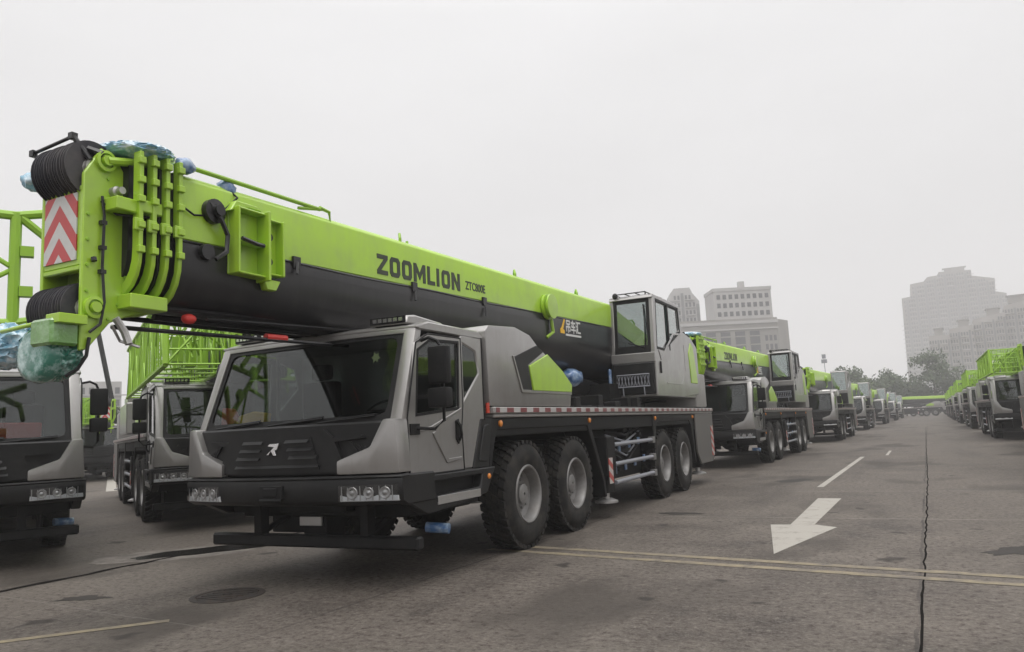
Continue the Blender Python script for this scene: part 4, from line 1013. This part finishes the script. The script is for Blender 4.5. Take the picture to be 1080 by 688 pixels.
# slanting row on the other side of the nearest crane
side = place('truck crane cut off by the photo edge, red sheet behind its windscreen', -10.7, 5.5, 60, mid_skip | {'boom', 'boom_head', 'lift_cylinder'})
place('truck crane behind and beside the nearest one, green lattice jib above its cab', -11.0, 10.4, 57, mid_skip, jib_proto)
q = MB()      # end frame of a lattice mast carried by the crane at the edge
zt, zb = 4.32, 3.0
q.path([(-1.9, -1.55, zt + .02), (.55, -1.5, zt - .03), (1.15, -1.45, zt + .10)], .055, 8)
q.path([(-1.9, -1.55, zb), (.55, -1.5, zb), (1.1, -1.45, zb + .12)], .055, 8)
q.path([(.55, -1.5, zb), (.55, -1.5, zt)], .062, 8)
q.path([(.5, -1.5, 3.68), (-.45, -1.52, zt)], .03, 7); q.path([(.5, -1.5, 3.62), (-.45, -1.52, zb)], .03, 7)
q.path([(.6, -1.5, zt - .05), (1.0, -1.45, 3.95), (1.05, -1.45, 3.6)], .05, 7)
q.path([(-1.6, -1.55, zb), (-1.6, -1.55, zt)], .062, 8); q.path([(-1.6, -1.55, 3.65), (-.9, -1.52, zt)], .04, 7); q.path([(-1.6, -1.55, 3.65), (-.9, -1.52, zb)], .04, 7)
for zz in (3.38, 3.86): q.box(.60, .74, -1.56, -1.44, zz - .06, zz + .06)
q.path([(.0, -1.52, zt), (.0, 6.0, zt - .3)], .05, 7); q.path([(.0, -1.52, zb), (.0, 6.0, zb - .3)], .05, 7); q.path([(-1.6, -1.55, zt), (-1.2, 6.0, zt - .3)], .05, 7); q.path([(-1.6, -1.55, zb), (-1.2, 6.0, zb - .3)], .05, 7)
q.build('lattice_mast', M['green2'], side)
# red sheet and red, yellow things behind windscreens
def dash_item(parent, name, pts, mat, y):
    q = MB(); q.prism(pts, 'y', y, y + .07); return q.build(name, M[mat], parent, 0.012, bulge)
cab_of = lambda r: [c for c in bpy.data.objects if c.parent == r and base_name(c) == 'driver_cab'][0]
dash_item(cab_of(side), 'red_sheet', [(-.6, 1.69), (.92, 1.69), (.92, 1.90), (-.6, 1.95)], 'red', .245)
mc_ = cab_of(crane)
tag(dash_item(None, 'helmet_bag', [(-1.19, 1.67), (-.96, 1.66), (-.90, 1.76), (-.99, 1.88), (-1.16, 1.90)], 'red', .235), 'red bag lying on the dashboard behind the nearest windscreen', 'bag').location = crane.location
tag(dash_item(None, 'folder', [(-.90, 1.66), (-.40, 1.67), (-.38, 1.80), (-.60, 1.83), (-.84, 1.79)], 'yellow', .215), 'yellow folder on the dashboard behind the nearest windscreen', 'folder').location = crane.location
q = MB(); q.prism([(-.03, 2.24), (.0, 2.27), (.02, 2.245), (.03, 2.28), (.06, 2.29), (.035, 2.31), (.04, 2.345), (.01, 2.33), (-.015, 2.355), (-.02, 2.315), (-.05, 2.305), (-.025, 2.28)], 'y', .33, .335); q.build('sun_sticker', M['leaf2'], mc_, 0, lambda p: bulge(Vector((p.x + .95, p.y, p.z))))
# second slanting row far off between them
for i, (x, y) in enumerate([(-37.8, 20.6), (-35.6, 24.6), (-33.4, 28.6)]):
    place(['truck crane far off between the two slanting ones, half hidden by a mirror', 'truck crane far off, seen in the gap between the two slanting ones', 'truck crane far off behind the green lattice jib'][i], x, y, 62, far_skip, jib_proto)
bpy.data.objects.remove(jib_proto)
mirror_off(crane, -1)

# hook block bundled in plastic film under the boom head
hb = thing('hook_block', 'hook block bundled in teal plastic film, hanging under the boom head', 'hook block', (-5.75, 6.1, 0))
q = MB(); q.ball((.05, -2.52, 2.22), .225, .16, .185, 5, .13, 4.6, 1.0, True); q.lathe([(.15, -2.70), (.19, -2.69), (.215, -2.62), (.20, -2.55), (.15, -2.55)], 'y', (.05, 0, 2.22), 30); q.build('sheave_cover', M['tealfilm'], hb, ang=60)
q = MB(); q.ball((-.58, -2.52, 2.35), .42, .19, .17, 5, .17, 3.8, 5.0, True); q.build('wrapped_hook', M['paleblue'], hb, ang=60)
q = MB(); q.path([(-.25, -2.5, 2.30), (.0, -2.5, 2.28)], .11, 10); q.path([(.1, -2.52, 2.30), (.27, -2.5, 2.42)], .05, 8); q.build('swivel', M['greenfilm'], hb)
q = MB(); q.box(.06, .32, -2.72, -2.50, 2.27, 2.47); q.build('side_plate', M['greenfilm'], hb, 0.02)
q = MB(); q.path([(.24, -2.55, 2.05), (.30, -2.5, 2.10), (.34, -2.46, 2.2), (.34, -2.44, 2.34)], .014, 6); q.build('tie_wire', M['boomdark'], hb)
q = MB(); q.path([(.40, -2.27, 2.50), (.41, -2.2, 2.40), (.44, -2.18, 2.30)], .03, 8); q.path([(.40, -2.3, 2.44), (.36, -2.2, 2.33), (.46, -2.1, 2.28)], .012, 6)
tag(q.build('wire_clip', M['steel']), 'grey steel rope socket hanging beside the boom head', 'rope socket').location = crane.location

# ------------------------------------------------------------------ buildings
def windows(root, name, boxes, mat):
    """each window its own part up to 90, the rest in one"""
    for b_ in boxes[:60]:
        q = MB(); q.box(*b_); q.build(name, mat, root)
    if boxes[60:]:
        q = MB()
        for b_ in boxes[60:]: q.box(*b_)
        o = q.build(name + 's', mat, root); o['kind'] = 'stuff'

# office block with tall window bays
of = thing('office_block', 'hazy grey office block with tall dark window bays and a roof storey block', 'office building', (-48.5, 266.2, 0), R(27))
q = MB(); q.box(-22, 14.2, 0, 18, 0, 35.0); q.prism([(14.2, 0), (20, 6), (20, 18), (14.2, 18)], 'z', 0, 34.4); q.build('wall', M['conc2'], of)
q = MB(); q.box(-22.4, 14.4, -.4, 18, 33.2, 34.2); q.box(-22.4, 14.4, -.4, 18, 31.2, 31.6); q.build('cornice', M['conc'], of)
q = MB(); q.box(-6, 14, 3, 15, 35.0, 46.0); q.box(-6.2, 14.2, 2.8, 15.2, 45.2, 46.4); q.box(4, 6, 6, 8, 46.4, 49); q.build('roof_block', M['conc'], of)
wb = []
for k in range(6): wb.append((-20.5 + k * 5.0, -17.2 + k * 5.0, -.15, .2, 4, 30.6))
windows(of, 'window_bay', wb, M['winglass'])
q = MB()
for k in range(6):
    for j in range(9): q.box(-20.7 + k * 5.0, -17.0 + k * 5.0, -.3, -.155, 5.5 + j * 2.9, 5.9 + j * 2.9)
q.build('spandrels', M['conc2'], of)['kind'] = 'stuff'
wb = [(9.6 + c * 1.5, 10.5 + c * 1.5, -.12, .15, 3 + r_ * 3.0, 4.9 + r_ * 3.0) for r_ in range(9) for c in range(3)]
wb += [(-5 + c * 2.1, -3.8 + c * 2.1, 2.85, 3.1, 36.4 + r_ * 3.0, 38.0 + r_ * 3.0) for r_ in range(3) for c in range(9)]
windows(of, 'window', wb, M['winglass'])
def block(name, label, cx, cy, rot, prof, depth, mat, cols, z0, dz, wmat='winglass', ww=.55, wh=.52, extra=None, cat='apartment building'):
    t = thing(name, label, cat, (cx, cy, 0), R(rot))
    q = MB(); q.prism(prof, 'y', 0, depth); q.build('wall', M[mat], t)
    def top(x):
        zs = [0]
        for (xa, za), (xb, zb_) in zip(prof, prof[1:] + prof[:1]):
            if abs(xb - xa) > 1e-4 and min(xa, xb) <= x <= max(xa, xb): zs.append(za + (zb_ - za) * (x - xa) / (xb - xa))
        return max(zs)
    xs = [p[0] for p in prof]; x0, x1 = min(xs), max(xs); pw = (x1 - x0) / cols
    bx = []
    for c in range(cols):
        xc = x0 + pw * (c + .5)
        zt_ = min(top(xc - pw * .3), top(xc + pw * .3)) - 1.2; z = z0
        while z + dz * wh < zt_:
            if (c % 4) != 3: bx.append((xc - pw * ww / 2, xc + pw * ww / 2, -.12, .15, z, z + dz * wh))
            z += dz
    bx.sort(key=lambda b_: -b_[4])
    q = MB()
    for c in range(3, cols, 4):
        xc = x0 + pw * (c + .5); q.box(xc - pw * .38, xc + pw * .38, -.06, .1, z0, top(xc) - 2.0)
    o = q.build('painted_recess_strips', M['recess_shade'], t); o['kind'] = 'stuff'  # flat strips, no real recess; its shade is put into the colour
    windows(t, 'window', bx, M[wmat])
    if depth > 3:     # side windows
        sb = []
        for k in range(max(1, int(depth / 4))):
            z = z0
            while z + dz * wh < top(x0 + .3) - 1.5:
                sb.append((x0 - .12, x0 + .15, 2 + k * 4, 3.4 + k * 4, z, z + dz * wh)); z += dz
        q = MB()
        for b_ in sb: q.box(*b_)
        o = q.build('side_windows', M[wmat], t); o['kind'] = 'stuff'
    q = MB()          # balcony slabs / string courses
    z = z0 - .5
    zmax = max(p[1] for p in prof)
    while z < zmax - 3:
        for c in range(0, cols, 4):
            xa = x0 + pw * c + .3
            if top(xa + pw) > z + 2 : q.box(xa, xa + pw * 2.6, -.7, .1, z, z + .28)
        z += dz
    o = q.build('balconies', M['conc'], t); o['kind'] = 'stuff'
    if extra: extra(t)
    return t
def roofbits(x, z, w):
    def f(t):
        q = MB(); q.box(x - w, x + w, 3, 8, z, z + 3.2); q.box(x - w * 1.2, x + w * 1.2, 2.6, 8.4, z + 3.2, z + 3.6); q.build('stair_tower', M['conc2'], t)
    return f
block('tower_block', 'slim pale tower block rising behind the office block', -72, 292, 20, [(-5.5, 0), (5.8, 0), (5.8, 47), (3.5, 50), (2.5, 52.5), (-3.5, 52.5), (-5.5, 50)], 12, 'conc', 8, 3, 3.0)
block('apartment_slab', 'huge stepped apartment slab, tallest and faintest of the far buildings', 36, 600, 0,
      [(-32.5, 0), (30, 0), (32, 75.2), (26, 77), (26.5, 86), (13.5, 89.5), (13.5, 93.6), (-5.6, 94.6), (-7, 92.4), (-13, 92), (-15.5, 89.2), (-24, 88.3), (-24.8, 79.6), (-30.2, 79)], 20, 'conc2', 42, 4, 3.1, extra=roofbits(4, 93.5, 6))
block('apartment_block', 'lowest of the pale apartment blocks before the huge slab', 16.3, 380, -4, [(-4, 0), (4, 0), (4, 32.6), (-4, 32.8)], 16, 'conc3', 8, 3, 2.9, extra=roofbits(0, 32.6, 1.6))
block('apartment_block', 'middle pale apartment block before the huge slab, next to the lowest', 25.2, 384, -4, [(-4.6, 0), (4.6, 0), (4.6, 36.4), (-4.6, 35.4)], 18, 'conc3', 9, 3, 2.9, extra=roofbits(1, 35.8, 2))
block('apartment_block', 'broad apartment block with a pale end strip, above the crane row across the aisle', 36.2, 388, -4, [(-6, 0), (6.2, 0), (6.2, 41), (-6, 39)], 18, 'conc3', 12, 3, 2.9, extra=roofbits(2, 40, 2.4))
block('apartment_block', 'apartment block cut off by the photo edge above the crane row across the aisle', 50.5, 390, -4, [(-8, 0), (10, 0), (10, 47), (-8, 44)], 18, 'conc3', 16, 3, 2.9, extra=roofbits(-3, 45, 3))
block('low_building', 'small pale flat building far off under the boom head', -186, 128, 60, [(-6, 0), (6, 0), (6, 19), (-6, 19)], 10, 'conc', 6, 3, 3.2, cat='building')

# ------------------------------------------------------------------ trees, poles
def tree(label, x, y, h, w, mat, seed, trunk_h=.35, group='trees beyond the parked cranes', n=1500, flat=1.0):
    rr = random.Random(seed); n = int(n * 1.6)
    t = thing('tree', label, 'tree', (x, y, 0), 0, group)
    q = MB(); q.path([(0, 0, -.1), (.1, 0, h * trunk_h), (.15, .1, h * .75)], .035 * h * .6, 8, True, .06)
    cl = []
    for k in range(15):
        a = rr.uniform(0, 2 * math.pi); rad = w * .5 * math.sqrt(rr.random()) * .85; z = h * (trunk_h + (1 - trunk_h) * rr.uniform(.12, .86))
        k_ = 1 - .45 * abs((z / h - trunk_h) / (1 - trunk_h) - .35)
        p = Vector((math.cos(a) * rad * k_, math.sin(a) * rad * k_, z)); cl.append((p, w * rr.uniform(.13, .24)))
        q.path([(.05, 0, h * (trunk_h + .1 * rr.random())), (p.x * .5, p.y * .5, (p.z + h * trunk_h) / 2 + .2), tuple(p)], .05, 5, True, .015)
    q.build('trunk', M['bark'], t)
    q = MB()
    for k in range(n):
        p, r_ = cl[rr.randrange(len(cl))]
        d = Vector((rr.gauss(0, 1), rr.gauss(0, 1), rr.gauss(0, 1) * .7 * flat)).normalized() * r_ * (rr.random() ** .45)
        c = p + d; s_ = rr.uniform(.16, .36) * (h / 9) ** .5
        u = Vector((rr.gauss(0, 1), rr.gauss(0, 1), rr.gauss(0, 1))).normalized(); v = u.orthogonal().normalized()
        q.face([c - u * s_, c + v * s_ * .6, c + u * s_, c - v * s_ * .6])
    q.build('crown', M[mat], t)
tree('round dark tree rising over the third crane of the line', -11.0, 185, 11.6, 8.5, 'leaf', 1)
tree('round dark tree right beside the first one over the crane line', -4.2, 188, 11.4, 8.5, 'leaf', 2)
tree('small pale tree lower than the two round ones', -7.8, 172, 8.0, 6, 'leaf2', 3)
tree('broad low tree at the end of the crane line', .2, 192, 8.5, 8, 'leaf', 4)
tree('wide spreading tree with an umbrella crown before the huge slab', 6.2, 196, 14.2, 10.5, 'leaf', 5, .5, flat=.6)
tree('dense dark tree under the umbrella crown', 10.2, 200, 9.0, 11, 'leaf', 6, .12, n=2600)
tree('dense dark tree between the umbrella crown and the crane line', 3.0, 198, 7.6, 9, 'leaf', 7, .12, n=2200)
tree('low tree behind the far end of the crane row across the aisle', 15.5, 204, 7.5, 9, 'leaf', 8, .15, n=2000)
tree('pale bush-like tree far off under the boom head', -92, 63, 7.5, 8, 'leaf2', 9, .15)
def mast(name, label, x, y, h, lean=0.0, r=.09, head=True, cat='pole'):
    t = thing(name, label, cat, (x, y, 0))
    q = MB(); q.path([(0, 0, 0), (lean, 0, h)], r, 8, True, r * .6); q.build('post', M['tube'], t)
    if head:
        q = MB(); q.box(-.5 + lean, .5 + lean, -.3, .3, h - .9, h - .2); q.box(-.35 + lean, .35 + lean, -.2, .2, h, h + .8); q.build('lamp_head', M['tube'], t)
mast('light_mast', 'thin light mast with a boxy head over the crane line', -13.2, 161.5, 12.2)
lp = thing('leaning_pole', 'dark leaning pole far off below the boom head', 'pole', (-50.2, 37.0, 0))
q = MB(); q.path([(0, 0, 0), (-.85, -1.8, 9.9)], .17, 8); q.build('post', M['chassis'], lp)
q = MB(); q.box(-.3, .3, -.3, .3, 0, .25); q.build('foot', M['conc2'], lp)

# ------------------------------------------------------------------ haze
hz, ht, hb_ = nt('haze_air')
ht.nodes.remove(hb_)
pv = ht.nodes.new('ShaderNodeVolumePrincipled')
pv.inputs['Color'].default_value = (0.93, 0.925, 0.93, 1)
pv.inputs['Density'].default_value = HAZE
pv.inputs['Anisotropy'].default_value = 0.0
ht.links.new(pv.outputs[0], ht.nodes['Material Output'].inputs['Volume'])
q = MB(); q.box(-1500, 1500, -700, 1500, -1.3, 112)
hzo = q.build('haze', hz); hzo['kind'] = 'stuff'
